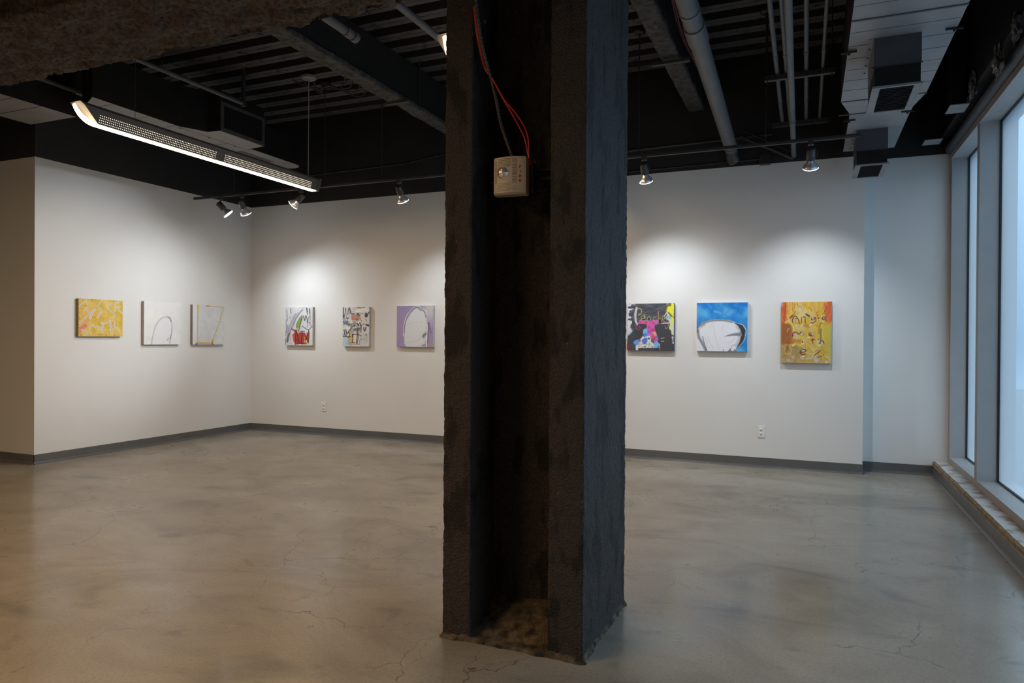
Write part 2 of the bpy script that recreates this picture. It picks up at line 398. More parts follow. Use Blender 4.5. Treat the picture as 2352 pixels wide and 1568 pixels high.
V, Fc = rough_prism(col_out, 0, 3.14, .0105, .0052)
mb = MB().add(V, Fc, 0, True); mb.build('shaft', M['column'], column)
# crumbling mortar around the foot and a heap of it inside the recess
def mortar():
    mb = MB()
    nx, ny = 110, 120; xa, xb, ya, yb = CX0-.07, CX1+.07, CY0-.075, CY1+.06; V = []; Fc = []
    idx = {}
    for i in range(nx+1):
        for j in range(ny+1):
            x = xa+(xb-xa)*i/nx; y = ya+(yb-ya)*j/ny; q = Vector((x, y, 0))
            dx = max(CX0-x, x-CX1, 0); dy = max(CY0-y, y-CY1, 0); d = math.hypot(dx, dy)
            reach = (.018 if y < CY0 else .009) + noise.fractal(q*11, 1, 2, 4)*.014
            f = max(0, 1-d/max(reach, .006)); z = f*(.020 + noise.noise(q*45)*.010) - (.002 if f == 0 else 0) if d > 0 else .03
            if -1.317 < x < -.966 and CY0-.012 < y < 2.95:        # heap in the recess
                tt = (y-CY0+.012)/.25; z = min(z, .022)
                z = max(z*.6, .004 + .11*max(tt, 0)**1.4 + noise.fractal(q*9, .8, 2, 4)*.012*min(1, tt*4))
            V.append((x, y, max(z, -.003)))
    for i in range(nx):
        for j in range(ny):
            a = i*(ny+1)+j; qs = (a, a+ny+1, a+ny+2, a+1)
            if max(V[k][2] for k in qs) > -.0005: Fc.append(qs)
    mb.add(V, Fc, 0, True)
    return mb.build('mortar_skirt', M['mortar'], column)
mortar()

# ------------------------------------------------------------------ girder and beams
def rough_bar(name, x0, x1, y0, y1, z0, z1, axis, step, amp, m, label, seed, cat='beam', group=None):
    # bar along axis (0 = x, 1 = y) with a displaced surface on the lower three faces
    mb = MB(); a0, a1 = (x0, x1) if axis == 0 else (y0, y1); b0, b1 = (y0, y1) if axis == 0 else (x0, x1)
    n = int((a1-a0)/step)
    sec = []; k1 = max(2, int((z1-z0)/step/1.6)); k2 = max(2, int((b1-b0)/step))
    for i in range(k1): sec.append((b0, z1-(z1-z0)*i/k1, -1, 0))
    for i in range(k2): sec.append((b0+(b1-b0)*i/k2, z0, 0, -1))
    for i in range(k1+1): sec.append((b1, z0+(z1-z0)*i/k1, 1, 0))
    V = []; ms = len(sec)
    for i in range(n+1):
        a = a0+(a1-a0)*i/n
        for b, z, nb, nz_ in sec:
            q = Vector((a, b, z)); d = noise.fractal(q*6+Vector((seed, 0, 0)), .75, 2.1, 6)*amp + noise.noise(q*38)*amp*.45
            b2, z2 = b+nb*d, z+nz_*d
            V.append((a, b2, z2) if axis == 0 else (b2, a, z2))
    Fc = []
    for i in range(n):
        for k in range(ms-1):
            f = (i*ms+k, (i+1)*ms+k, (i+1)*ms+k+1, i*ms+k+1); Fc.append(f if axis == 1 else tuple(reversed(f)))
    Fc += [tuple(range(ms)), tuple(reversed([n*ms+k for k in range(ms)]))]
    mb.add(V, Fc, 0, True); o = mb.build(name, m); return tag(o, label, cat, group)
rough_bar('ceiling_girder', X0+.01, XW-.01, 2.66, 3.36, 3.135, DECK-.005, 0, .017, .034, M['fire'], 'wide rough fireproofed girder crossing the ceiling at the top left, over the column', 3)
rough_bar('ceiling_beam', -3.93, -3.765, 3.39, YB-.01, 3.66, 3.70, 1, .02, .012, M['fire2'], 'rough black ceiling beam slanting down behind the grey pipe end, left of the column', 11)
rough_bar('ceiling_beam', -1.18, -1.025, 3.39, YB-.01, 3.66, 3.70, 1, .02, .012, M['fire2'], 'rough dark ceiling beam just right of the column, beside the crimson cable', 17)
beams = [o for o in COL.objects if o.name.startswith('ceiling_beam')]
for o, xc in zip(beams, (-3.85, -1.10)):
    MB().box((xc-.045, 3.40, 3.69), (xc+.045, YB-.005, DECK-.006)).build('web', M['deck_dark'], o)

# ------------------------------------------------------------------ ducts
# right duct
dr = thing('air_duct', (.48, 5, 3.1), 'long pale-bottomed rectangular duct near the windows with two drop boxes', 'duct', )
mb = MB(); ZD = 3.10
secs = [(3.42, 5.93, .208, .775), (6.27, YB-.012, .285, .722)]
for (ya, yb, xa, xb) in secs:
    mb.add([(xa, ya, ZD), (xb, ya, ZD), (xb, yb, ZD), (xa, yb, ZD)], [(0, 3, 2, 1)], 0)
    mb.add([(xa, ya, ZD), (xb, ya, ZD), (xb, yb, ZD), (xa, yb, ZD), (xa, ya, ZD+.42), (xb, ya, ZD+.42), (xb, yb, ZD+.42), (xa, yb, ZD+.42)], [(4, 5, 6, 7), (0, 1, 5, 4), (1, 2, 6, 5), (2, 3, 7, 6), (3, 0, 4, 7)], 1)
a = (.208, 5.93, .775); b = (.285, 6.27, .722)
mb.add([(a[0], a[1], ZD), (a[2], a[1], ZD), (b[2], b[1], ZD), (b[0], b[1], ZD)], [(0, 3, 2, 1)], 0)
mb.add([(a[0], a[1], ZD), (b[0], b[1], ZD), (b[0], b[1], ZD+.42), (a[0], a[1], ZD+.42)], [(0, 1, 2, 3)], 1)
mb.add([(a[2], a[1], ZD), (b[2], b[1], ZD), (b[2], b[1], ZD+.42), (a[2], a[1], ZD+.42)], [(3, 2, 1, 0)], 1)
for y in (4.05, 4.26, 4.62, 4.83, 5.04, 5.25, 5.46, 5.67): mb.box((.212, y, ZD-.0015), (.77, y+.003, ZD+.001), 2)
for y, t in ((4.44, .014), (5.92, .01), (6.265, .01)): mb.box((.205, y, ZD-.006), (.778 if y < 6.2 else .724, y+t, ZD+.001), 2)
mb.build('duct_body', [M['duct_under'], M['duct_side'], M['seam']], dr)
def drop_box(x0, x1, y0, y1, z0, lbl):
    zt = ZD-.001; zm = z0+.13
    mb = MB(); mb.box((x0, y0, zm), (x1, y1-.02, zt), 0); mb.box((x0+.004, y0+.004, z0+.012), (x1-.004, y1, zm), 1)  # upper half paler: reflected light put into its colour
    mb.box((x0-.012, y0-.006, zm-.006), (x1+.006, y0+.004, zm), 2)
    o = mb.build('drop_box', [M['duct_box'], M['duct_side'], M['metal_dark']], dr); o['label'] = lbl
    fr = MB(); t = .035
    fr.box((x0-.008, y0-.008, z0), (x0+t, y1+.008, z0+.012)); fr.box((x1-t, y0-.008, z0), (x1+.008, y1+.008, z0+.012))
    fr.box((x0+t, y0-.008, z0), (x1-t, y0+.014, z0+.012)); fr.box((x0+t, y1-.014, z0), (x1-t, y1+.008, z0+.012))
    g = fr.build('grille_frame', M['plate'], o)
    sl = MB(); sl.box((x0+t, y0+.014, z0+.011), (x1-t, y1-.014, z0+.013), 1)
    n = 17
    for i in range(n):
        y = y0+.02+(y1-y0-.04)*i/(n-1); sl.obox(((x0+x1)/2, y, z0+.006), Vector(((x1-x0)/2-t, 0, 0)), Vector((0, .007, .004)), Vector((0, -.0004, .0007)), 0)
    sl.build('louvers', [M['duct_box'], M['gasket']], o)
    fl = MB(); fl.box((x0-.028, y0, ZD-.004), (x0, y1+.15, ZD-.0005), 0)
    for i in range(4): fl.lathe((x0-.014, y0+.16+i*.14, ZD-.008), (0, 0, 1), [(0, 0), (0, .006), (.004, .006)], 8, 1)
    fl.build('flange', [M['plate'], M['gasket']], o)
    return o
drop_box(.345, .596, 4.751, 5.257, 2.796, 'nearer drop box with its louvered grille')
drop_box(.362, .604, 6.765, 7.27, 2.787, 'farther drop box hanging in front of the white wall')
for x, y in ((.215, 4.9), (.76, 4.75), (.29, 6.42), (.70, 6.33)):
    ht = MB(); ht.box((x-.045, y-.004, ZD-.014), (x+.045, y+.004, ZD-.002)); ht.lathe((x, y, ZD-.026), (0, 0, 1), [(0, 0), (0, .009), (.02, .009)], 8)
    ht.build('hanger_strap', M['metal_dark'], dr)

# left duct
dl = thing('air_duct', (-6.03, 5.2, 3.38), 'pale-bottomed black duct above the long lit pendant, with a side grille', 'duct')
ZL = 3.385; zt = 3.80
poly = [(-6.22, 4.46), (-5.84, 4.28), (-5.84, 5.20), (-5.72, 5.46), (-5.57, 5.47), (-5.57, 6.10), (-5.94, 6.15), (-6.22, 6.20)]
mb = MB(); n = len(poly)
mb.add([(x, y, ZL) for x, y in poly], [tuple(reversed(range(n)))], 0)
V = [(x, y, ZL) for x, y in poly]+[(x, y, zt) for x, y in poly]
mb.add(V, [tuple(range(n, 2*n))]+[(i, (i+1) % n, n+(i+1) % n, n+i) for i in range(n)], 1)
for y in (4.48, 4.86, 5.17): mb.box((-6.2, y, ZL-.002), (-5.85, y+.004, ZL+.001), 2)
mb.box((-5.86, 5.2, ZL-.002), (-5.855, 6.12, ZL+.001), 2); mb.box((-6.2, 5.86, ZL-.002), (-5.87, 5.864, ZL+.001), 2)
for y in (5.25, 5.62, 5.98): mb.lathe((-5.87, y, ZL-.006), (0, 0, 1), [(0, 0), (0, .010), (.006, .010)], 8, 2)
mb.build('duct_body', [M['duct_under'], M['duct_side'], M['seam']], dl)
gr = MB(); x = -5.57
for (ya, za, yb, zb) in ((5.475, 3.39, 5.515, 3.69), (6.06, 3.39, 6.10, 3.69), (5.515, 3.39, 6.06, 3.425), (5.515, 3.655, 6.06, 3.69)):
    gr.box((x, ya, za), (x+.012, yb, zb), 0)
gr.box((x, 5.515, 3.425), (x+.002, 6.06, 3.655), 1)
for i in range(30): yy = 5.525+i*.018; gr.box((x+.002, yy, 3.425), (x+.010, yy+.004, 3.655), 2)
gr.build('side_grille', [M['pipe_dark'], M['gasket'], M['metal_dark']], dl)
mb = MB(); ov = []
for k in range(17):
    t = -math.pi/2+math.pi*k/16; ov.append((-6.02+.0*k, 0))
# rounded end section running on toward the back wall
pl = [(-6.16, 6.2), (-5.84, 6.2)] + [(-6.0+.16*math.cos(t), 6.95+.16*math.sin(t)) for t in [math.pi*k/16 for k in range(17)]]
n = len(pl); V = [(x, y, ZL+.02) for x, y in pl]+[(x, y, zt-.06) for x, y in pl]
mb.add([(x, y, ZL+.02) for x, y in pl], [tuple(reversed(range(n)))], 0)
mb.add(V, [tuple(range(n, 2*n))]+[(i, (i+1) % n, n+(i+1) % n, n+i) for i in range(n)], 1)
mb.box((-6.1, 6.22, ZL+.017), (-6.0, 6.75, ZL+.021), 2)
mb.build('duct_end', [M['duct_under'], M['duct_side'], M['seam']], dl)

ds = MB(); pl = [(XL-1.2, -1), (-6.36, -1), (-6.36, 4.49), (XL-.02, 4.49), (XL-1.2, 4.49)]
pl = [(XL+.06, 3.42), (-6.36, 3.42), (-6.36, 4.50), (XL+.06, 4.50)]
ds.add([(x, y, 3.335) for x, y in pl], [(3, 2, 1, 0)], 0)
ds.add([(x, y, 3.335) for x, y in pl]+[(x, y, 3.9) for x, y in pl], [(4, 5, 6, 7)]+[(i, (i+1) % 4, 4+(i+1) % 4, 4+i) for i in range(4)], 1)
for y in (3.62, 3.93, 4.17): ds.box((XL+.07, y, 3.333), (-6.37, y+.008, 3.336), 2)
tag(ds.build('air_duct', [M['duct_under'], M['duct_side'], M['seam']]), 'wide boxed duct at the upper left corner, ending beside the outside wall corner', 'duct')

# ------------------------------------------------------------------ linear pendants
def pendant(X, ya, yb, label, group='linear pendants', cables=(.52, 2.66), k_w=1):
    zb, ztop = 2.888, 3.025
    t = thing('linear_pendant', (X, (ya+yb)/2, zb), label, 'pendant light', group)
    hw, tw = .033, .066
    h = MB(); e = .17
    # housing section: leaning sides
    sec = [(-hw, zb+.008), (-tw, ztop-.02), (-tw+.01, ztop), (tw-.01, ztop), (tw, ztop-.02), (hw, zb+.008)]
    V = [(X+x, ya+(.10 if z < zb+.03 else .035), z) for x, z in sec] + [(X+x, yb-.02, z) for x, z in sec]
    V = []
    for (yl, sc_) in ((0, 0), (1, 0)):
        for x, z in sec:
            f = (z-zb)/(ztop-zb); y = ya+.17*(1-f)+.015 if yl == 0 else yb-.03*(1-f)
            V.append((X+x, y, z))
    n = len(sec)
    h.add(V, [(i, i+1, n+i+1, n+i) for i in range(n-1)]+[(n-1, 0, n, 2*n-1), tuple(reversed(range(n))), tuple(range(n, 2*n))])
    h.build('housing', M['pend_house'], t)
    # lens: flat strip whose near end sweeps up
    L_ = MB(); pts = []
    for k in range(13):
        u = k/12; a = u*math.pi/2
        pts.append((ya+.17*(1-math.sin(a))**1.25, zb+.135*(1-math.cos(a))**1.6 if False else zb+.135*(1-math.cos(a))))
    pts = [(ya+.19, zb)] + [(ya+.19-.15*math.sin(s)*1.0-.04*(s/1.35), zb+.112*(1-math.cos(s))/(1-math.cos(1.35))) for s in [1.35*k/10 for k in range(1, 11)]]
    pts = [(yb-.035, zb)] + pts
    V = []
    for i, (y, z) in enumerate(pts):
        wd = hw*(1 if i < 4 else 1-.075*(i-3))
        V += [(X-wd, y, z), (X+wd, y, z), (X+wd, y+.004, z+.008), (X-wd, y+.004, z+.008)]
    Fc = []
    for i in range(len(pts)-1):
        for k in range(4): Fc.append((i*4+k, i*4+(k+1) % 4, (i+1)*4+(k+1) % 4, (i+1)*4+k))
    Fc += [(0, 1, 2, 3), tuple(len(V)-4+k for k in (3, 2, 1, 0))]
    L_.add(V, Fc, 0, True); L_.build('lens', M['pend_lens'], t)
    # perforated strips on both sides, two per side
    for sgn in (-1, 1):
        A = Vector((X+sgn*(hw+.0012), 0, zb+.010)); B = Vector((X+sgn*(tw+.0012), 0, ztop-.02)); d = B-A
        for (y0, y1) in ((ya+.18, ya+1.35), (ya+1.43, yb-.11)):
            p = MB()
            rows = 4; stepy = .0165; ny = int((y1-y0)/stepy)
            for r in range(rows):
                c = A+d*(.13+.155*r)
                for k in range(ny):
                    y = y0+k*stepy; s = .0023; u = d.normalized()*s
                    p.add([(c.x-u.x, y-s, c.z-u.z), (c.x-u.x, y+s, c.z-u.z), (c.x+u.x, y+s, c.z+u.z), (c.x+u.x, y-s, c.z+u.z)], [(0, 1, 2, 3) if sgn < 0 else (3, 2, 1, 0)])
            p.build('perforated_strip', M['pend_dot'], t)
    MB().add([(X-hw-.012, yb-.03, zb-.004), (X+hw+.012, yb-.03, zb-.004), (X+tw+.006, yb-.01, ztop+.004), (X-tw-.006, yb-.01, ztop+.004),
              (X-hw-.008, yb+.01, zb), (X+hw+.008, yb+.01, zb), (X+tw, yb+.03, ztop), (X-tw, yb+.03, ztop)],
             [(0, 1, 2, 3), (7, 6, 5, 4), (0, 4, 5, 1), (1, 5, 6, 2), (2, 6, 7, 3), (3, 7, 4, 0)]).build('end_cap', M['pend_house'], t)
    for k, c in enumerate(cables):
        y = ya+c; q = MB()
        q.tube([(X, y, ztop-.005), (X, y+.004, DECK-.005)], .0045 if k else .0018, 6); q.build('suspension_cable', M['cable_pale'] if k else M['pipe_dark'], t)
        if k:
            q = MB(); q.lathe((X, y, DECK-.03), (0, 0, 1), [(0, 0), (0, .075), (.008, .085), (.03, .085)], 24); q.build('canopy', M['plate'], t)
    ld = bpy.data.lights.new('pendant_light', 'AREA'); ld.shape = 'RECTANGLE'; ld.size = .05; ld.size_y = yb-ya-.25; ld.energy = PEND_W*k_w
    ld.color = (1, .64, .32); lo = bpy.data.objects.new('pendant_light', ld); COL.objects.link(lo); lo.parent = t; lo.location = (0, .05, -.012)
    return t
pendant(-5.05, 3.549, 6.33, 'long glowing linear pendant hanging above the left wall paintings', None)
pendant(-1.93, 3.549, 6.33, 'linear pendant mostly behind the column, only its glowing upturned tip showing', None)
pendant(-5.05, -1.7, 1.1, 'linear pendant over the left of the room, behind the girder line', None, k_w=2.6)
pendant(-3.2, -1.7, 1.1, 'unseen linear pendant overhead at the near side of the girder, left of the column', None, k_w=3.8)  # unseen, added off the pendant rows for warm light from the left

# ------------------------------------------------------------------ lighting track
TY, TZ = 6.43, 2.965
tr = thing('lighting_track', (-3.3, TY, TZ), 'long thin black lighting track running parallel to the back wall', 'track')
mb = MB(); mb.box((-6.95, TY-.018, TZ-.012), (.375, TY+.018, TZ+.014), 0); mb.box((-6.94, TY-.0182, TZ-.006), (.37, TY-.0178, TZ+.002), 1); mb.box((-6.95, TY-.008, TZ-.0125), (.37, TY+.008, TZ-.0119), 2)
mb.build('rail', [M['metal_dark'], M['pipe_dark'], M['gasket']], tr)
for x in (-6.32, -5.0, -4.25, -2.6, -1.46, -.36):
    q = MB(); q.tube([(x, TY, TZ+.012), (x, TY, DECK-.004)], .0055, 8); q.lathe((x, TY, DECK-.03), (0, 0, 1), [(0, 0), (0, .05), (.02, .055), (.03, .055)], 16)
    q.build('hanger_rod', M['metal_dark'], tr)
def head(x, aim, label, drop=.10, power=1.0, size=82, yaw_off=0):
    base = Vector((x, TY, TZ-.012)); piv = base-Vector((0, 0, drop)); d = (Vector(aim)-piv).normalized()
    t = thing('track_spotlight', base, label, 'spotlight', 'track spotlights')
    a = MB(); a.box((x-.022, TY-.018, base.z-.03), (x+.022, TY+.018, base.z)); a.tube([base-Vector((0, 0, .03)), piv+Vector((0, 0, .018))], .006, 8); a.build('adapter', M['socket'], t)
    side = d.cross(Vector((0, 0, 1)));
    if side.length < .1: side = Vector((1, 0, 0))
    side.normalize()
    y = MB(); back = piv-d*.045
    y.tube(curve_pts([piv+Vector((0, 0, .02))-side*.0, piv+Vector((0, 0, .012))+side*.046, piv+d*.0+side*.05, piv+d*.035+side*.046], 4), .0035, 6); y.build('yoke', M['metal_dark'], t)
    s = MB(); s.lathe(back, d, [(0, 0), (0, .026), (.012, .036), (.10, .036), (.10, .030), (.098, 0)], 24); s.build('socket', M['socket'], t)
    lb = back+d*.098
    l = MB(); l.lathe(lb, d, [(0, .020), (.008, .026), (.022, .030), (.036, .042), (.052, .055), (.066, .061), (.0755, .062)], 32); l.build('lamp', M['chrome'], t)
    f = MB(); f.lathe(lb+d*.075, d, [(0, .062), (.0025, .0622), (.007, .056), (.008, .0)], 32); f.build('lamp_face', M['lampface'], t)
    ld = bpy.data.lights.new('spot', 'SPOT'); ld.energy = SPOT_W*power; ld.spot_size = math.radians(size); ld.spot_blend = 1; ld.shadow_soft_size = .02
    ld.color = (.85, .93, 1); lo = bpy.data.objects.new('spot', ld); COL.objects.link(lo)
    lo.location = lb+d*.09; lo.rotation_euler = d.to_track_quat('-Z', 'Y').to_euler()
    return t
WB = YB
head(-6.53, (-5.45, WB, 1.15), 'leftmost track spotlight, its bright face turned toward us')
head(-6.20, (-6.2, WB, 1.15), 'second track spotlight from the left, pointing straight down the wall')
head(-5.33, (XL, 6.1, 1.3), 'track spotlight beside the far end of the pendant, tilted down to the left', drop=.085)
head(-4.03, (-3.95, WB, 1.15), 'track spotlight directly above the lilac painting, left of the column')
head(-3.2, (XL, 5.1, 1.55), 'track spotlight hidden behind the column, turned to the left wall', power=5, size=48)
head(-2.9, (-2.7, WB, 1.15), 'track spotlight hidden behind the column, lighting the wall behind it')
head(-1.86, (-.95, WB, 1.15), 'track spotlight at the hidden right edge behind the column', power=.85)
head(-1.41, (-1.36, WB, 1.15), 'track spotlight just right of the column above the black and pink painting')
head(0.0, (-.02, WB, 1.15), 'rightmost track spotlight, above the orange and yellow painting', power=1.15)

# ------------------------------------------------------------------ pipes, conduits, hangers on the ceiling
def pipe(name, pts, r, m, label, cat='pipe', group=None, n=14, couplings=()):
    if couplings:
        t = thing(name, pts[0], label, cat, group); MB().tube(pts, r, n).build('run', m, t)
        a, b = Vector(pts[0]), Vector(pts[-1]); d = (b-a).normalized()
        for (y, ln, rr) in couplings:
            p = a+(b-a)*((y-a.y)/(b.y-a.y)); MB().tube([p-d*ln/2, p+d*ln/2], rr, n).build('coupling', m, t)
        return t
    return tag(MB().tube(pts, r, n).build(name, m), label, cat, group)
drain = pipe('drain_pipe', [(-.675, 3.4, 3.32), (-.74, 7.38, 3.205)], .062, M['pipe_grey'], 'thick grey drain pipe slanting down to the back wall, right of the column', n=24,
     couplings=((4.38, .03, .0665), (4.70, .26, .070), (7.28, .05, .068)))
mb = MB(); mb.tube(curve_pts([(-.74, 7.38, 3.205), (-.742, 7.44, 3.19), (-.735, 7.47, 3.13), (-.72, 7.50, 3.10)], 5), .06, 16)
mb.build('elbow', M['pipe_dark'], drain)['label'] = 'dark elbow where the pipe meets the wall'
zt1 = 3.36
ox = [(-.239, 'leftmost thin'), (-.172, 'second thin'), (-.026, 'third thin'), (.092, 'rightmost thin')]
for (x, nm), r in zip(ox, (.017, .013, .016, .013)):
    pipe('conduit', [(x, 3.4, zt1+r+.021), (x-.02, 7.45, zt1+r+.021)], r, M['pipe_grey'], nm+' grey conduit of the rack lying on the two strut hangers', 'conduit', 'conduits on the strut rack', couplings=((5.6, .05, r+.003), (6.7, .05, r+.003)))
pipe('conduit', [(-.115, 3.4, 3.155), (-.155, 7.49, 3.10)], .023, M['pipe_grey'], 'thicker grey conduit hanging below the strut rack and reaching the wall top', 'conduit', couplings=((6.35, .05, .027),))
for y, lb in ((5.96, 'nearer perforated strut hanger under the conduits'), (7.28, 'farther strut hanger under the conduits, close to the back wall')):
    t = thing('strut_hanger', (-.08, y, zt1), lb, 'hanger', 'strut hangers')
    mb = MB(); mb.box((-.345, y-.02, zt1-.02), (.165, y+.02, zt1+.02), 0)
    for k in range(11): mb.box((-.32+k*.046, y-.0205, zt1-.004), (-.30+k*.046, y-.0195, zt1+.004), 1)
    mb.build('channel', [M['pipe_dark'], M['gasket']], t)
    for x in (-.325, .145): MB().tube([(x, y, zt1-.04), (x, y, DECK-.004)], .005, 8).build('threaded_rod', M['metal_dark'], t)
def hp(px, py, ax, v): return at(px, py, ax, v)
pipe('pipe', [(-3.12, 3.0, 3.52), (-3.12, 4.33, 3.505)], .031, M['pipe_grey'], 'capped grey pipe end poking past the fireproofed girder, left of the column', couplings=((4.27, .07, .037), (4.345, .05, .040)))
tag(MB().tube([(-3.12, 4.29, 3.54), (-3.12, 4.29, DECK-.004)], .004, 6).build('hanger_rod', M['metal_dark']), 'thin rod holding the capped grey pipe end', 'hanger')
pipe('pipe', [(-2.548, 3.3, 3.505), (-2.55, 7.4, 3.505)], .026, M['pipe_grey'], 'grey pipe running back from the girder and vanishing behind the column')
pipe('sprinkler_pipe', [(-5.21, 3.42, 3.6), (-5.21, 5.40, 3.6)], .02, M['pipe_dark'], 'dark sprinkler pipe above the left duct ending in a short riser')
t = thing('sprinkler_riser', (-5.21, 5.42, 3.6), 'short vertical sprinkler riser with a brass head above the duct grille', 'sprinkler')
MB().tube([(-5.21, 5.42, 3.575), (-5.21, 5.42, 3.93)], .022, 12).build('riser', M['metal_dark'], t)
MB().lathe((-5.21, 5.42, 3.93), (0, 0, 1), [(0, .014), (.02, .012), (.03, .006), (.05, .006), (.052, .02), (.056, 0)], 14).build('sprinkler_head', M['brass'], t)
pipe('sprinkler_pipe', [(-6.325, 3.42, 3.572), (-6.325, 4.60, 3.562)], .023, M['pipe_dark'], 'dark pipe along the top of the boxed duct at the upper left', couplings=((4.50, .08, .03),))
tag(MB().tube([(-6.325, 4.46, 3.59), (-6.325, 4.46, DECK-.004)], .018, 8).build('pipe_drop', M['metal_dark']), 'dark vertical drop pipe above the boxed duct corner', 'pipe')
for (x, y), lb in (((-5.72, 4.9), 'thin rod holding the left duct, nearer the girder'), ((-5.9, 6.5), 'thin rod holding the rounded end of the left duct')):
    tag(MB().tube([(x, y, 3.75), (x, y, DECK-.004)], .005, 6).build('hanger_rod', M['metal_dark']), lb, 'hanger')
# black conduit with an elbow left of the column
a = hp(962, 245, 1, 6.3); b = hp(962, 150, 1, 6.3)
pts = curve_pts([a, a.lerp(b, .75), b, b+Vector((.06, -.03, .05)), b+Vector((.20, -.1, .06))], 5)
tag(MB().tube(pts, .008, 8).build('conduit', M['metal_dark']), 'black conduit with a bent top beside the column, above the beam clamp', 'conduit')
tag(MB().box((-3.98, 6.06, 3.635), (-3.70, 6.10, 3.66)).build('beam_clamp', M['pipe_dark']), 'flat clamp bar across the underside of the left ceiling beam', 'clamp')
tag(MB().box((-1.26, 6.00, 3.615), (-.94, 6.04, 3.640)).build('beam_clamp', M['pipe_dark']), 'flat clamp bar across the underside of the ceiling beam right of the column', 'clamp')
# loose conduits on the black upper wall
y = YB-.016
pipe('wall_conduit', [(-3.0, y, 3.29), (-.36, y, 3.338)], .012, M['pipe_dark'], 'thin dark conduit on the black wall above the track, right of the column', 'conduit')
pipe('wall_conduit', [(-6.3, y, 3.40), (-4.6, y, 3.43), (-3.5, y, 3.56)], .008, M['metal_dark'], 'faint black conduit along the black wall, left of the column', 'conduit')
a = Vector((-.66, y-.02, 3.34)); b = Vector((-.16, y-.02, 3.07))
pipe('wall_conduit', [a, b], .014, M['pipe_dark'], 'upper of two slanting conduits crossing the black wall behind the track', 'conduit', 'slanting wall conduits')
pipe('wall_conduit', [a+Vector((.03, 0, .06)), b+Vector((.02, 0, .05))], .009, M['metal_dark'], 'lower thin slanting conduit crossing the black wall behind the track', 'conduit', 'slanting wall conduits')
pipe('wall_conduit', [(-1.9, y, 3.085), (-.47, y, 3.10)], .010, M['metal_dark'], 'black conduit just above the white wall edge leading to the junction box', 'conduit')
mb = MB(); mb.box((-.475, YB-.07, 3.035), (-.37, YB-.004, 3.13)); mb.box((-.45, YB-.06, 3.13), (-.395, YB-.014, 3.155))
tag(mb.build('junction_box', M['metal_dark'], bevel=.006), 'black junction box straddling the top edge of the white wall', 'electrical box')
# crimson cable beside beam
ks = [hp(1535, -30, 2, 3.85), hp(1552, 30, 2, 3.84), hp(1566, 80, 2, 3.80), hp(1580, 112, 2, 3.82), hp(1597, 142, 2, 3.82), hp(1612, 170, 2, 3.80)]
mb = MB()
for k in range(3):
    mb.tube(curve_pts([p+Vector((.012*math.sin(i*1.7+k*2.1), 0, .010*math.cos(i*2.3+k*2.1))) for i, p in enumerate(ks)], 6), .006, 6)
tag(mb.build('cable_bundle', M['magenta']), 'crimson cable bundle beside the ceiling beam and the thick grey pipe', 'cable')
# tangle at the track canopy
mb = MB()
for k in range(4):
    c0 = Vector((-5.0, TY, DECK-.03)); pts = [c0+Vector((-.28+.1*k, -.22+.06*k, .02)), c0+Vector((-.12, .05*k-.06, -.03-.01*k)), c0+Vector((.06, .08-.05*k, -.02)), c0+Vector((.30, -.05+.09*k, -.03-.02*k)), c0+Vector((.42+.03*k, -.25+.13*k, .02))]
    mb.tube(curve_pts(pts, 6), .008, 6)
mb.build('cable_tangle', M['metal_dark'], tr)

# ------------------------------------------------------------------ above the windows
pipe('header_pipe', [(1.212, 1.3, 3.094), (1.212, YB2-.015, 3.086)], .048, M['duct_box'], 'long fat dark pipe running just above the window header', 'pipe', n=24)
for (x0, x1, ya, yb, z0, lb) in ((.990, 1.12, 6.34, 6.57, 3.105, 'nearer dark soffit box with a pale underside beside the window header'), (.955, 1.095, 7.36, 7.55, 3.105, 'farther small soffit box with a pale underside in the corner by the windows')):
    mb = MB(); mb.box((x0, ya, z0), (x1, yb, z0+.006), 0); mb.box((x0+.015, ya+.05, z0+.006), (x1-.015, yb-.02, DECK-.01), 1)
    tag(mb.build('soffit_box', [M['duct_under'], M['duct_side']]), lb, 'duct')
def scrap(px, py, s, lb, seed, z=3.5):
    c = hp(px, py, 0, 1.115)
    bm = bmesh.new(); bmesh.ops.create_icosphere(bm, subdivisions=4, radius=1)
    for v in bm.verts:
        q = v.co.copy(); d = noise.fractal(q*1.6+Vector((seed, 0, 0)), .8, 2, 4)*.55; rdg = abs(noise.noise(q*3.4+Vector((0, seed, 0))))
        v.co = Vector((q.x*s*.22, q.y*s*.8, q.z*s))*(.75+d+rdg*.5)
    me = bpy.data.meshes.new('insulation_scrap'); bm.to_mesh(me); bm.free(); me.materials.append(M['scrap'])
    o = bpy.data.objects.new('insulation_scrap', me); COL.objects.link(o); o.location = c; return tag(o, lb, 'insulation', 'torn insulation scraps')
M['scrap'] = mat('torn_plastic', (.34, .34, .36), .35, col2=(.04, .04, .045), scale=22, thr=(.38, .62), bump=.8, bump_scale=30)
scrap(2235, 195, .10, 'torn grey scrap lowest by the dark soffit box', 1, 3.45)
scrap(2292, 140, .11, 'torn pale scrap in the middle above the window pipe', 5, 3.4)
scrap(2334, 62, .09, 'torn pale scrap highest at the right edge of the photo', 9, 3.35)

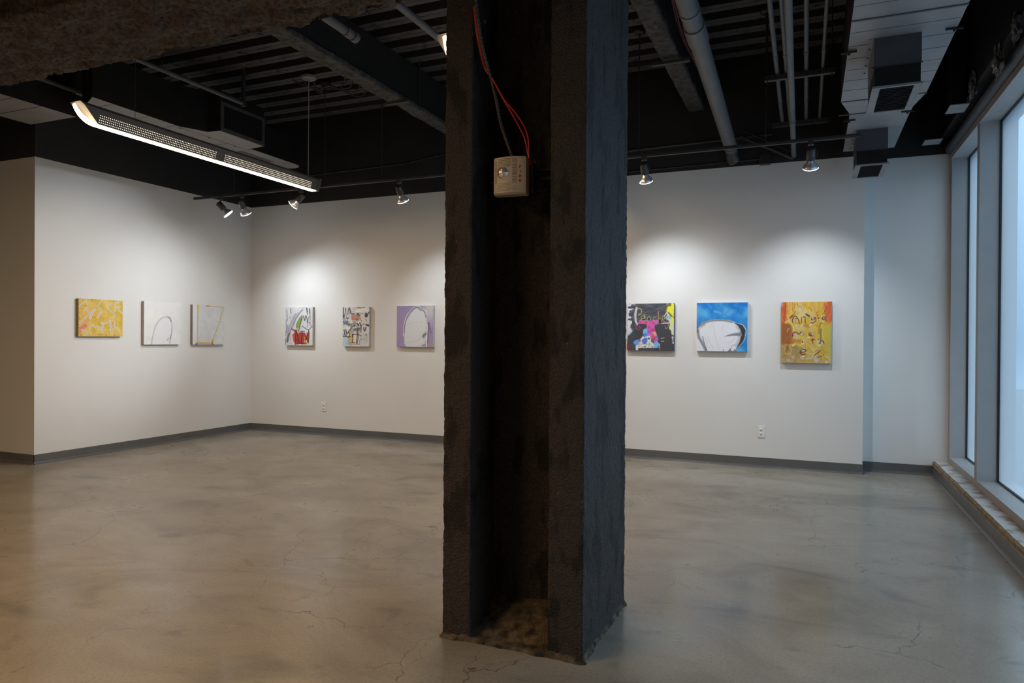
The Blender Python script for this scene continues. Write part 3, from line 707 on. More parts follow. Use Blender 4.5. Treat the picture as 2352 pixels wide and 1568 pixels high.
# ------------------------------------------------------------------ fire alarm in the column recess
st = thing('strut_bracket', (-1.14, 2.87, 2.0), 'dark metal strut bridging the recess of the column behind the fire alarm', 'bracket')
mb = MB(); mb.box((-1.335, 2.85, 1.972), (-.955, 2.892, 1.978)); mb.box((-1.335, 2.85, 2.008), (-.955, 2.892, 2.014)); mb.box((-1.335, 2.886, 1.972), (-.955, 2.892, 2.014)); mb.build('channel', M['pipe_dark'], st)
MB().box((-1.322, 2.80, 1.95), (-1.312, 2.90, 2.04)).build('clip', M['metal_dark'], st)
fa = thing('fire_alarm', (-1.165, 2.80, 1.97), 'cream fire alarm strobe with red lettering mounted in the column recess', 'fire alarm')
RZ = Matrix.Rotation(math.radians(5), 4, 'Z')
FC = Vector((-1.172, 2.765, 1.968))
def fl(x, y, z): return FC + (RZ @ Vector((x, y, z)))
def fbox(mb, a, b, mi=0):
    x0, y0, z0 = a; x1, y1, z1 = b
    V = [fl(*p) for p in [(x0,y0,z0),(x1,y0,z0),(x1,y1,z0),(x0,y1,z0),(x0,y0,z1),(x1,y0,z1),(x1,y1,z1),(x0,y1,z1)]]
    mb.add(V, [(0,3,2,1),(4,5,6,7),(0,1,5,4),(1,2,6,5),(2,3,7,6),(3,0,4,7)], mi)
def fy(x): return -.052+.6*x*x*6       # bowed front surface
mb = MB(); nx = 16; xs = [-.071+.142*i/nx for i in range(nx+1)]
V = []; prof = [(0, -.070), (1, -.076), (1, .076), (0, .080)]
rows = [(-.079, .012), (-.072, 0), (.076, 0), (.080, .006)]
for z, inset in rows:
    for x in xs: V.append(fl(x*(1-inset*.5), fy(x)+inset, z))
for z in (-.079, .080):
    for x in (xs[0], xs[-1]): V.append(fl(x, .012, z))
m_ = nx+1; Fc = []
for r in range(3):
    for i in range(nx): Fc.append((r*m_+i, r*m_+i+1, (r+1)*m_+i+1, (r+1)*m_+i))
b0 = 4*m_
Fc += [tuple([b0]+[i for i in range(m_)]+[b0+1])[::-1], tuple([b0+2]+[3*m_+i for i in range(m_)]+[b0+3])]
Fc += [(b0, b0+2, 3*m_, 2*m_, m_, 0), (b0+1, m_-1, 2*m_-1, 3*m_-1, 4*m_-1, b0+3), (b0, b0+1, b0+3, b0+2)]
mb.add(V, Fc); mb.build('cover', M['cream'], fa)
mb = MB()
def slot(mb, x0, x1, z, th=.0022, mi=0):
    n = 4
    for i in range(n):
        xa = x0+(x1-x0)*i/n; xb = x0+(x1-x0)*(i+1)/n
        mb.add([fl(xa, fy(xa)-.0006, z), fl(xb, fy(xb)-.0006, z), fl(xb, fy(xb)-.0006, z+th), fl(xa, fy(xa)-.0006, z+th)], [(0, 1, 2, 3)], mi)
for k in range(6): slot(mb, -.048, .010, .068-k*.0062)
for k in range(17): slot(mb, .016, .036, .066-k*.0062)
for k in range(4): slot(mb, .014, .036, -.046-k*.0062, .0010)
for k in range(15): slot(mb, -.064, -.055, .058-k*.0062)
for k in range(6): slot(mb, -.052, .010, -.034-k*.0062, .0012)
mb.build('speaker_slots', M['dark_slot'], fa)
mb = MB(); c = fl(-.024, fy(-.024)+.004, .012); ax = RZ @ Vector((0, -1, 0))
mb.lathe(c, ax, [(0, .030), (.006, .0295), (.006, .0255), (.003, .024)], 28); mb.build('lens_bezel', M['cream'], fa)
mb = MB(); mb.lathe(c+ax*.003, ax, [(0, .024), (.004, .022), (.010, .014), (.013, .0)], 14)
mb.v = [tuple(Vector(p)+Vector((noise.noise(Vector(p)*300), noise.noise(Vector(p)*310), noise.noise(Vector(p)*320)))*.003) for p in mb.v]; mb.sm = [False]*len(mb.sm)
mb.build('strobe_lens', M['chrome'], fa)
mb = MB()
def lbar(mb, x0, z0, x1, z1):
    xa, xb = sorted((x0, x1)); mb.add([fl(xa, fy(xa)-.0008, min(z0, z1)), fl(xb, fy(xb)-.0008, min(z0, z1)), fl(xb, fy(xb)-.0008, max(z0, z1)), fl(xa, fy(xa)-.0008, max(z0, z1))], [(0, 1, 2, 3)])
lx, lw, lh, lt = .045, .0095, .0115, .0028
for ch, zt_ in zip('FIRE', (.040, .020, .0, -.018)):
    if ch == 'I': lbar(mb, lx+.003, zt_, lx+.003+lt, zt_-lh); continue
    lbar(mb, lx, zt_, lx+lt, zt_-lh); lbar(mb, lx, zt_, lx+lw*.9, zt_-lt)
    lbar(mb, lx, zt_-lh*.42, lx+lw*(.75 if ch != 'R' else .9), zt_-lh*.42-lt*.8)
    if ch == 'E': lbar(mb, lx, zt_-lh+lt, lx+lw*.9, zt_-lh)
    if ch == 'R':
        lbar(mb, lx+lw*.9-lt, zt_, lx+lw*.9, zt_-lh*.55)
        mb.add([fl(lx+lw*.35, fy(lx)-.0008, zt_-lh*.6), fl(lx+lw*.35+lt, fy(lx)-.0008, zt_-lh*.6), fl(lx+lw, fy(lx)-.0008, zt_-lh), fl(lx+lw-lt, fy(lx)-.0008, zt_-lh)], [(0, 3, 2, 1)])
mb.build('lettering', M['red'], fa)
mb = MB(); fbox(mb, (-.055, .0122, -.06), (.092, .075, .062)); mb.build('back_box', M['metal_dark'], fa, bevel=.004)
mb = MB()
for dx in (0, .012): mb.lathe(fl(.080+dx, .03, .062), (0, 0, 1), [(0, .005), (.008, .006), (.012, .004), (.012, 0)], 10)
mb.build('wire_fitting', M['brass'], fa)
cp = [hp(x, y, 1, yy) for x, y, yy in ((1090, -60, 2.64), (1096, 30, 2.65), (1109, 110, 2.68), (1128, 180, 2.72), (1139, 225, 2.745), (1151, 285, 2.765), (1168, 335, 2.78), (1182, 374, 2.79))]
path = curve_pts(cp, 26); rad = [.0078+.0016*math.sin(i*1.9) for i in range(len(path))]
tag(MB().tube(path, .008, 10, radii=rad).build('flexible_conduit', M['pipe_dark']), 'black ribbed flexible conduit curving down the recess to the fire alarm', 'conduit')
for sfx, pp in (('outer red wire bowing out to the right above the fire alarm', ((1088, 15), (1094, 70), (1103, 118), (1114, 158), (1134, 186), (1158, 228), (1186, 262), (1205, 292), (1214, 322), (1215, 350), (1216, 379))),
                ('inner red wire running straighter above the fire alarm', ((1090, 15), (1096, 70), (1105, 118), (1116, 158), (1136, 190), (1154, 224), (1174, 258), (1192, 290), (1206, 320), (1212, 350), (1219, 379)))):
    pts = [hp(x, y, 1, 2.66+.12*min(1, max(0, (y-60)/260)) + (.012 if y < 175 else 0)) for x, y in pp]
    tag(MB().tube(curve_pts(pts, 6), .0036, 8).build('red_wire', M['red_wire']), sfx, 'wire')

# ------------------------------------------------------------------ outlets
for x, z, lb in ((-5.838, .37, 'white duplex outlet low on the back wall, left of the column'), (-.441, .357, 'white duplex outlet low on the back wall, right of the column')):
    t = thing('wall_outlet', (x, YB, z), lb, 'outlet', 'wall outlets')
    MB().box((x-.036, YB-.007, z-.058), (x+.036, YB-.0005, z+.058)).build('cover_plate', M['outlet'], t, bevel=.002)
    for dz in (.021, -.021):
        r_ = MB().lathe((x, YB-.0065, z+dz), (0, -1, 0), [(0, .0165), (.002, .016), (.002, 0)], 20).build('receptacle', M['outlet'], t)
        s = MB(); s.box((x-.0085, YB-.0095, z+dz+.000), (x-.0055, YB-.0086, z+dz+.009)); s.box((x+.0055, YB-.0095, z+dz), (x+.0085, YB-.0086, z+dz+.009)); s.lathe((x, YB-.0095, z+dz-.008), (0, 1, 0), [(0, 0), (0, .003), (.001, .003)], 8)
        s.build('slots', M['grey_slot'], r_)

# ------------------------------------------------------------------ paintings
class Canvas:
    """a grid of paint laid in strokes; coordinates are those of a sketch sheet with the canvas corners tl, tr, bl, br"""
    def __init__(s, W_, H_, tl, tr, bl, br, bgc, seed=0, res=.0027):
        s.W, s.H = W_, H_; s.nx = int(W_/res); s.ny = int(H_/res); s.rng = np.random.default_rng(seed)
        u, v = np.meshgrid(np.linspace(0, 1, s.nx+1), np.linspace(0, 1, s.ny+1))     # v: 0 top, 1 bottom
        T = lambda k: (tl[k]*(1-u)+tr[k]*u)*(1-v)+(bl[k]*(1-u)+br[k]*u)*v
        s.X, s.Y = T(0), T(1); s.u, s.v = u, v
        s.px = (tr[0]-tl[0])/s.nx
        s.c = np.ones(u.shape+(3,))*np.array(bgc, float)
    def noise(s, sx, sy, seed=None):
        r = s.rng.random((sy+2, sx+2)); y = s.v*sy; x = s.u*sx; i = np.clip(y.astype(int), 0, sy); j = np.clip(x.astype(int), 0, sx)
        fy_ = y-i; fx = x-j; fx = fx*fx*(3-2*fx); fy_ = fy_*fy_*(3-2*fy_)
        return (r[i, j]*(1-fx)+r[i, j+1]*fx)*(1-fy_)+(r[i+1, j]*(1-fx)+r[i+1, j+1]*fx)*fy_
    def blend(s, a, col): a = np.clip(a, 0, 1)[..., None]; s.c = s.c*(1-a)+np.array(col, float)*a
    def wash(s, col, sx, sy, lo=.5, hi=.8, op=1): n = s.noise(sx, sy); s.blend(np.clip((n-lo)/(hi-lo), 0, 1)*op, col)
    def dist(s, pts):
        best = np.full(s.X.shape, 1e9); tt = np.zeros(s.X.shape); n = len(pts)-1
        for i in range(n):
            ax_, ay = pts[i]; bx, by = pts[i+1]; dx, dy = bx-ax_, by-ay; L2 = dx*dx+dy*dy+1e-9
            t = np.clip(((s.X-ax_)*dx+(s.Y-ay)*dy)/L2, 0, 1); d = np.hypot(s.X-ax_-t*dx, s.Y-ay-t*dy)
            m = d < best; best = np.where(m, d, best); tt = np.where(m, (i+t)/n, tt)
        return best, tt
    def smooth(s, pts, n=6):
        if len(pts) < 3: return pts
        P = [Vector((*p, 0)) for p in pts]; return [(q.x, q.y) for q in curve_pts(P, n)]
    def stroke(s, pts, w_, col, op=1, w2=None, soft=None, curve=True):
        if curve: pts = s.smooth(pts, 5)
        d, t = s.dist(pts); w2 = w_ if w2 is None else w2; ww = (w_+(w2-w_)*t)/2; sf = soft if soft else s.px*1.1
        s.blend(np.clip((ww-d)/sf+.5, 0, 1)*op, col)
    def poly(s, pts, col, op=1, rough=0, curve=False, soft=None):
        if curve: pts = s.smooth(list(pts)+[pts[0]], 5)
        X, Y = s.X, s.Y
        if rough: X = X+(s.noise(40, 40)-.5)*rough; Y = Y+(s.noise(40, 40)-.5)*rough
        ins = np.zeros(X.shape, bool); n = len(pts)
        for i in range(n):
            x0, y0 = pts[i]; x1, y1 = pts[(i+1) % n]
            if y0 == y1: continue
            c = ((y0 > Y) != (y1 > Y)) & (X < (x1-x0)*(Y-y0)/(y1-y0)+x0); ins ^= c
        a = ins.astype(float)
        for _ in range(1 if not soft else soft):
            p = np.pad(a, 1, mode='edge'); a = (p[:-2, 1:-1]+p[2:, 1:-1]+p[1:-1, :-2]+p[1:-1, 2:]+2*a)/6
        s.blend(a*op, col); return a
    def dots(s, n, r, cols, region=None):
        for _ in range(n):
            x0, x1, y0, y1 = region if region else (s.X.min(), s.X.max(), s.Y.min(), s.Y.max())
            x = s.rng.uniform(x0, x1); y = s.rng.uniform(y0, y1); d = np.hypot(s.X-x, s.Y-y); s.blend(np.clip((r*s.rng.uniform(.5, 1.2)-d)/s.px+.5, 0, 1)*.8, cols[s.rng.integers(len(cols))])
    def scribble(s, n, cols, w_, ln, ang, region=None, op=.5, spread=.5):
        x0, x1, y0, y1 = region if region else (s.X.min(), s.X.max(), s.Y.min(), s.Y.max())
        for _ in range(n):
            x = s.rng.uniform(x0, x1); y = s.rng.uniform(y0, y1); a = ang+s.rng.normal()*spread; l = ln*s.rng.uniform(.4, 1.3); b = s.rng.normal()*l*.25
            dx, dy = math.cos(a)*l/2, math.sin(a)*l/2; m = max(l, w_)+20
            sl = (slice(None), slice(None))
            jx = np.where(np.abs(s.X[s.ny//2]-x) < m)[0]; iy = np.where(np.abs(s.Y[:, s.nx//2]-y) < m+30)[0]
            if len(jx) < 2 or len(iy) < 2: continue
            X, Y, C_ = s.X, s.Y, s.c; sl = (slice(iy[0], iy[-1]+1), slice(jx[0], jx[-1]+1))
            s.X, s.Y, s.c = X[sl], Y[sl], C_[sl]
            s.stroke([(x-dx, y-dy), (x-dy*b/l, y+dx*b/l), (x+dx, y+dy)], w_*s.rng.uniform(.5, 1.5), cols[s.rng.integers(len(cols))], op*s.rng.uniform(.5, 1), soft=w_*.4, curve=False)
            C_[sl] = s.c; s.X, s.Y, s.c = X, Y, C_
    def letters(s, segs, w_, col, op=1):
        for q in segs: s.stroke(q, w_, col, op)

paint_mat = bpy.data.materials.new('painted_canvas'); paint_mat.use_nodes = True
_n = paint_mat.node_tree; _b = _n.nodes['Principled BSDF']; _a = _n.nodes.new('ShaderNodeVertexColor'); _a.layer_name = 'paint'
_n.links.new(_a.outputs[0], _b.inputs['Base Color']); _b.inputs['Roughness'].default_value = .55
_t = _n.nodes.new('ShaderNodeTexNoise'); _t.inputs['Scale'].default_value = 260; _bp = _n.nodes.new('ShaderNodeBump'); _bp.inputs['Strength'].default_value = .05; _bp.inputs['Distance'].default_value = .002
_tc = _n.nodes.new('ShaderNodeTexCoord'); _n.links.new(_tc.outputs['Object'], _t.inputs['Vector']); _n.links.new(_t.outputs[0], _bp.inputs['Height']); _n.links.new(_bp.outputs[0], _b.inputs['Normal'])

def hang(cv, wall_, a0, zc_top, label, side_col=None, depth=.04, gain=1.05):
    """wall_: 'L' hangs on the left wall from y = a0, 'B' on the back wall from x = a0; left edge first"""
    nx, ny = cv.nx, cv.ny; W_, H_ = cv.W, cv.H
    uu, vv = cv.u.ravel(), cv.v.ravel()
    relief = (cv.noise(60, 60).ravel()-.5)*.00015
    if wall_ == 'B':
        P = np.stack([a0+uu*W_, YB-depth+relief-.0006, zc_top-vv*H_], 1); loc = (a0+W_/2, YB, zc_top-H_/2)
    else:
        P = np.stack([XL+depth+relief+.0006, a0+uu*W_, zc_top-vv*H_], 1); loc = (XL, a0+W_/2, zc_top-H_/2)
    t = thing('painting', loc, label, 'painting', 'paintings hung in a line')
    bx = MB()
    if wall_ == 'B': bx.box((a0, YB-depth, zc_top-H_), (a0+W_, YB-.001, zc_top))
    else: bx.box((XL+.001, a0, zc_top-H_), (XL+depth, a0+W_, zc_top))
    bx.build('stretched_canvas', mat('canvas_edge_paint', side_col, .8, noise_amt=.25, scale=40) if side_col else M['canvas_side'], t)
    i, j = np.meshgrid(np.arange(nx), np.arange(ny)); a = (j*(nx+1)+i).ravel()
    Fc = np.stack([a, a+nx+1, a+nx+2, a+1], 1)
    me = bpy.data.meshes.new('painted_front'); me.from_pydata(P.tolist(), [], Fc.tolist()); me.materials.append(paint_mat)
    c = np.clip(cv.c/255, 0, 1); lin = np.where(c <= .04045, c/12.92, ((c+.055)/1.055)**2.4); lin = np.clip(lin*gain, 0, .9)
    ca = me.color_attributes.new('paint', 'FLOAT_COLOR', 'POINT'); buf = np.ones((len(uu), 4), np.float32); buf[:, :3] = lin.reshape(-1, 3); ca.data.foreach_set('color', buf.ravel())
    me.update(); o = bpy.data.objects.new('painted_front', me); COL.objects.link(o); o.parent = t; o.matrix_parent_inverse = Matrix.Translation(t.location).inverted()
    return t
LAV = (200, 190, 205); WH = (226, 224, 226)

# 1 yellow with pale scrawl
c = Canvas(.512, .396, (150, 150), (1590, 215), (150, 1385), (1590, 1385), (214, 178, 72), 1)
c.wash((222, 192, 104), 5, 4, .4, .8); c.wash((206, 168, 40), 6, 6, .5, .8); c.wash((190, 175, 50), 9, 8, .62, .9, .7); c.wash((228, 160, 70), 7, 5, .6, .9, .6)
c.wash((225, 200, 110), 30, 26, .55, .9, .5)
c.scribble(260, [(222, 190, 96), (206, 164, 44), (228, 204, 120), (196, 180, 60), (226, 160, 76)], 26, 130, .6, op=.55, spread=.9)
c.stroke([(470, 830), (340, 960), (240, 1120)], 90, (226, 150, 110), .7, soft=50); c.stroke([(360, 1040), (230, 1130), (230, 1180)], 120, (214, 120, 110), .85, soft=40)
c.stroke([(420, 900), (700, 900), (1250, 870)], 30, (228, 160, 90), .6, soft=20)
for q, w_ in (([(160, 430), (240, 340), (350, 280), (420, 330), (440, 420), (390, 490), (300, 560)], 36), ([(390, 490), (455, 600), (440, 690), (300, 840), (160, 975)], 34),
              ([(650, 520), (570, 600), (540, 700), (520, 780)], 74), ([(900, 200), (820, 310), (765, 430), (860, 510), (870, 590), (800, 690), (745, 790)], 34),
              ([(870, 560), (800, 700), (755, 770)], 56), ([(1230, 280), (1140, 350), (1080, 440), (1130, 520), (1230, 580), (1310, 680), (1250, 760), (1150, 775)], 36),
              ([(1440, 290), (1370, 270), (1330, 340), (1350, 410), (1480, 420)], 46), ([(1350, 440), (1320, 550)], 46), ([(1430, 450), (1500, 560), (1585, 625)], 40),
              ([(500, 1160), (520, 1060), (590, 1020), (680, 1080), (760, 1070), (850, 1150)], 44), ([(880, 945), (940, 970), (1050, 950)], 62), ([(925, 980), (935, 1250)], 54),
              ([(1160, 880), (1190, 1060), (1215, 1260)], 66), ([(1160, 890), (1250, 870)], 30), ([(1320, 920), (1330, 1060), (1400, 1100), (1480, 1190)], 42), ([(1330, 1060), (1310, 1110)], 36),
              ([(250, 1180), (370, 1200), (430, 1230), (420, 1290), (380, 1340)], 44)):
    c.stroke(q, w_*1.35, (224, 200, 160), .5, soft=24); c.stroke(q, w_*1.0, (214, 206, 208), .85, soft=14); c.stroke([(x+5, y+3) for x, y in q], w_*.2, (130, 118, 140), .7)
c.dots(14, 15, [(60, 45, 30), (110, 40, 40), (90, 80, 40)], (150, 1590, 1320, 1370)); c.dots(8, 13, [(60, 45, 30), (150, 60, 60)], (150, 210, 160, 1370)); c.dots(8, 13, [(60, 45, 40), (90, 80, 60)], (1520, 1590, 220, 1340)); c.dots(8, 15, [(70, 50, 40)], (200, 1500, 165, 215))
hang(c, 'L', 5.007, 1.670, 'mustard yellow painting with pale scrawled letters, leftmost on the left wall', (.28, .22, .12))

# 2 white with grey arch
c = Canvas(.510, .500, (125, 130), (1128, 185), (125, 1318), (1128, 1308), (220, 219, 218), 2)
c.wash((212, 213, 215), 7, 7, .5, .9, .6); c.wash((228, 227, 222), 9, 9, .5, .9, .5)
arch = [(325, 1310), (345, 1150), (400, 900), (480, 720), (590, 600), (710, 562), (800, 580), (860, 680), (885, 850), (870, 1000), (840, 1150), (820, 1310)]
c.poly(arch, (218, 218, 220), .8, curve=False, soft=3); c.stroke(arch, 46, (190, 190, 198), .6, soft=26); c.stroke(arch, 9, (150, 150, 158), .9)
c.stroke([(765, 565), (820, 600), (860, 680)], 22, (95, 95, 105), .85, soft=14); c.stroke([(885, 850), (870, 1000), (835, 1170)], 12, (125, 125, 135), .8); c.stroke([(850, 1070), (830, 1160)], 26, (120, 120, 128), .7, soft=14)
c.stroke([(740, 1215), (770, 1160), (800, 1130)], 11, (110, 110, 118), .8); c.stroke([(770, 1150), (800, 1215), (830, 1220)], 8, (130, 130, 138), .8)
hang(c, 'L', 5.792, 1.682, 'white painting with a thin grey arch outline, middle of the left wall', (.50, .47, .43), gain=1.1)

# 3 white with yellow angled line
c = Canvas(.512, .496, (1440, 215), (2300, 262), (1440, 1305), (2300, 1295), (206, 207, 209), 3)
c.wash((196, 200, 208), 8, 7, .45, .85, .8); c.wash((214, 214, 214), 6, 8, .5, .9, .7); c.blend(np.clip((1545-c.X)/12, 0, 1), (214, 212, 212))
Yw = (200, 166, 62)
c.stroke([(1582, 235), (1575, 460)], 50, (206, 180, 66), 1, w2=24, curve=False); c.stroke([(1572, 440), (1572, 800), (1562, 1000), (1560, 1240)], 20, (176, 160, 110), .9, w2=12)
c.stroke([(1548, 1270), (1900, 1262)], 42, (205, 160, 50), 1, w2=34, curve=False); c.stroke([(1955, 1270), (1985, 1160)], 62, (196, 148, 44), 1, w2=24, curve=False)
c.stroke([(1985, 1160), (2070, 940), (2165, 680), (2270, 295)], 22, Yw, 1, w2=14, curve=False); c.stroke([(2275, 290), (2090, 282), (1900, 262)], 16, Yw, 1, curve=False); c.stroke([(1800, 258), (1870, 262)], 44, (204, 160, 90), 1, curve=False)
c.stroke([(2085, 672), (2240, 688)], 26, (206, 178, 72), 1, w2=14, curve=False); c.stroke([(1520, 1290), (1560, 1296)], 26, (60, 55, 55), .9); c.stroke([(1960, 1292), (2000, 1292)], 24, (60, 55, 55), .9)
hang(c, 'L', 6.483, 1.675, 'white painting with a thin mustard angular line, nearest the room corner on the left wall', (.33, .30, .29), gain=1.1)

# 4 white, red fruit bowl and green leaf
c = Canvas(.448, .503, (165, 150), (1090, 150), (165, 1445), (1090, 1460), (208, 209, 212), 4)
c.wash((190, 192, 202), 9, 3, .5, .9, .8); c.wash((222, 222, 216), 7, 7, .5, .9, .7)
for q, w_, col in (([(740, 240), (560, 480), (440, 740), (330, 1000), (260, 1300)], 40, (120, 120, 135)), ([(520, 380), (400, 600), (320, 820), (250, 1080), (240, 1330)], 60, (150, 155, 172)), ([(300, 1040), (250, 1180), (240, 1330)], 50, (70, 72, 90)),
                   ([(215, 250), (235, 600)], 20, (90, 90, 105)), ([(335, 200), (345, 350)], 16, (80, 80, 90)), ([(190, 570), (200, 900), (180, 1120)], 26, (130, 135, 160)), ([(250, 760), (240, 1000)], 50, (140, 145, 165)), ([(180, 1230), (175, 1420)], 30, (80, 82, 95)),
                   ([(600, 330), (420, 700), (360, 900)], 30, (165, 160, 175)), ([(320, 505), (325, 515)], 26, (40, 40, 45))):
    c.stroke(q, w_, col, .8, w2=w_*1.1, soft=16)
c.poly([(720, 470), (760, 520), (700, 640), (660, 780), (600, 880), (550, 870), (545, 760), (600, 640), (660, 540)], (132, 156, 44), 1, curve=True)
K = (44, 44, 52)
c.scribble(120, [(224, 222, 216), (196, 196, 204), (210, 210, 216)], 12, 150, 1.4, (165, 1090, 150, 1400), op=.35, spread=.3)
for q, w_ in (([(730, 440), (610, 590), (550, 740), (545, 860)], 15), ([(740, 500), (690, 680), (650, 840), (615, 990)], 24), ([(730, 440), (790, 480), (825, 610), (865, 440), (905, 560), (905, 670)], 22), ([(990, 440), (940, 600), (930, 830)], 16), ([(955, 680), (1010, 690)], 14), ([(1010, 440), (1005, 700), (1040, 790)], 11),
              ([(745, 795), (850, 870), (965, 920), (1075, 800)], 20), ([(895, 180), (905, 330)], 34), ([(915, 380), (920, 390)], 34), ([(985, 200), (1000, 380)], 28)):
    c.stroke(q, w_, K, .9)
c.poly([(400, 1090), (500, 1000), (560, 940), (600, 1040), (700, 1000), (820, 1010), (870, 1130), (900, 1080), (960, 930), (980, 1100), (960, 1300), (900, 1400), (600, 1410), (500, 1420), (450, 1280)], (176, 60, 46), 1, rough=30)
c.wash((196, 80, 50), 5, 3, .9, 1.2); c.stroke([(380, 880), (470, 950), (500, 1000)], 50, (184, 66, 60), .95); c.stroke([(430, 1100), (470, 1290)], 60, (196, 96, 50), .9)
for q, w_ in (([(520, 950), (580, 1100), (650, 1390)], 28), ([(530, 960), (510, 1250), (510, 1440)], 18), ([(480, 928), (590, 930)], 22), ([(500, 1245), (620, 1245)], 20), ([(670, 975), (820, 975)], 26), ([(740, 990), (720, 1390)], 30), ([(640, 1390), (820, 1395)], 22), ([(820, 1020), (870, 1150), (880, 1300)], 18), ([(960, 930), (975, 1100), (955, 1380)], 26), ([(900, 1020), (905, 1380)], 14)): c.stroke(q, w_, K, .92)
c.stroke([(570, 1270), (590, 1400)], 60, (160, 40, 52), .9); c.stroke([(880, 1290), (880, 1350)], 40, (232, 220, 210), .9); c.stroke([(820, 1310), (825, 1340)], 34, (226, 200, 120), .9); c.stroke([(820, 1160), (830, 1300)], 26, (210, 150, 50), .9); c.stroke([(1000, 1120), (1000, 1430)], 46, (214, 212, 150), .7, soft=20); c.stroke([(700, 1430), (920, 1420)], 26, (206, 140, 160), .7)
c.stroke([(250, 1400), (320, 1390)], 40, (210, 180, 140), .8, soft=20); c.stroke([(350, 1050), (330, 1300)], 16, (190, 110, 100), .7)
hang(c, 'B', -6.443, 1.673, 'white painting with a red bowl shape and a green leaf, first on the back wall', (.6, .59, .57))

# 5 collage with flowers and black letters
c = Canvas(.404, .499, (120, 155), (1005, 155), (120, 1490), (1005, 1495), (214, 214, 212), 5)
c.wash((196, 196, 196), 9, 9, .5, .9, .8); c.wash((226, 225, 220), 5, 5, .5, .85, .7)
c.poly([(120, 1180), (330, 1180), (380, 1300), (420, 1440), (120, 1490)], (184, 206, 212), 1, rough=20); c.wash((150, 200, 205), 6, 8, 1.1, 1.2)
c.stroke([(250, 1370), (260, 1440)], 50, (150, 200, 205), .7, soft=25); c.poly([(120, 520), (200, 540), (240, 640), (340, 700), (360, 800), (200, 770), (120, 760)], (150, 160, 178), .9, rough=24)
c.stroke([(500, 180), (620, 210)], 120, (200, 198, 196), 1, soft=40); c.stroke([(600, 290), (800, 240), (960, 260)], 110, (228, 227, 220), 1, soft=20)
c.stroke([(505, 480), (600, 520)], 200, (196, 150, 130), 1, soft=60); c.stroke([(420, 470), (430, 560)], 80, (178, 150, 190), .9, soft=26); c.stroke([(380, 440), (370, 520), (410, 600), (470, 620)], 26, (232, 228, 234), .9)
c.stroke([(470, 460), (450, 560), (520, 570)], 44, (196, 120, 80), .9, soft=18); c.stroke([(600, 450), (650, 540), (610, 610)], 50, (200, 130, 100), .9, soft=18); c.stroke([(580, 560), (590, 580)], 46, (140, 40, 50), .9, soft=12); c.stroke([(500, 400), (540, 430)], 60, (170, 150, 180), .8, soft=18)
c.stroke([(490, 640), (540, 760)], 90, (150, 130, 140), .6, soft=40); c.stroke([(400, 740), (560, 680)], 60, (130, 140, 110), .6, soft=30)
c.poly([(880, 340), (930, 360), (960, 450), (930, 500), (860, 490), (855, 430)], (76, 70, 98), 1, curve=True); c.stroke([(960, 400), (1000, 320)], 34, (60, 56, 74), .9); c.poly([(580, 350), (670, 350), (700, 450), (670, 470), (600, 430)], (96, 104, 128), 1, rough=14); c.stroke([(690, 375), (820, 380)], 36, (196, 176, 70), .95)
c.stroke([(910, 760), (980, 780)], 60, (110, 40, 70), 1); c.stroke([(960, 770), (980, 790)], 50, (60, 50, 76), .9); c.stroke([(790, 740), (850, 740)], 50, (170, 170, 176), .9)
for _ in range(60):
    x = c.rng.uniform(340, 760); y = c.rng.uniform(720, 960); c.stroke([(x, y), (x+c.rng.uniform(-70, 70), y+c.rng.uniform(-70, 70))], c.rng.uniform(8, 26), [(60, 58, 54), (96, 92, 86), (40, 38, 38), (120, 116, 104)][c.rng.integers(4)], .8)
c.stroke([(720, 820), (720, 1000)], 60, (120, 116, 112), .7, soft=24); c.stroke([(640, 860), (540, 930)], 60, (80, 80, 78), .7, soft=24); c.stroke([(400, 870), (415, 890)], 34, (186, 86, 60), .9)
c.poly([(360, 1040), (480, 1040), (470, 1350), (400, 1350), (350, 1200)], (214, 182, 76), 1); c.stroke([(360, 990), (470, 1000)], 70, (150, 165, 180), .8, soft=20); c.stroke([(455, 1100), (450, 1160)], 40, (150, 50, 50), .9); c.stroke([(340, 1260), (330, 1380), (400, 1440)], 70, (170, 164, 160), .8, soft=20)
c.stroke([(400, 1425), (700, 1425)], 36, (204, 150, 136), .95); c.stroke([(490, 1120), (500, 1360)], 10, (222, 220, 206), 1); c.poly([(490, 1100), (600, 1100), (580, 1400), (470, 1360)], (220, 218, 206), .9)
K = (36, 36, 38)
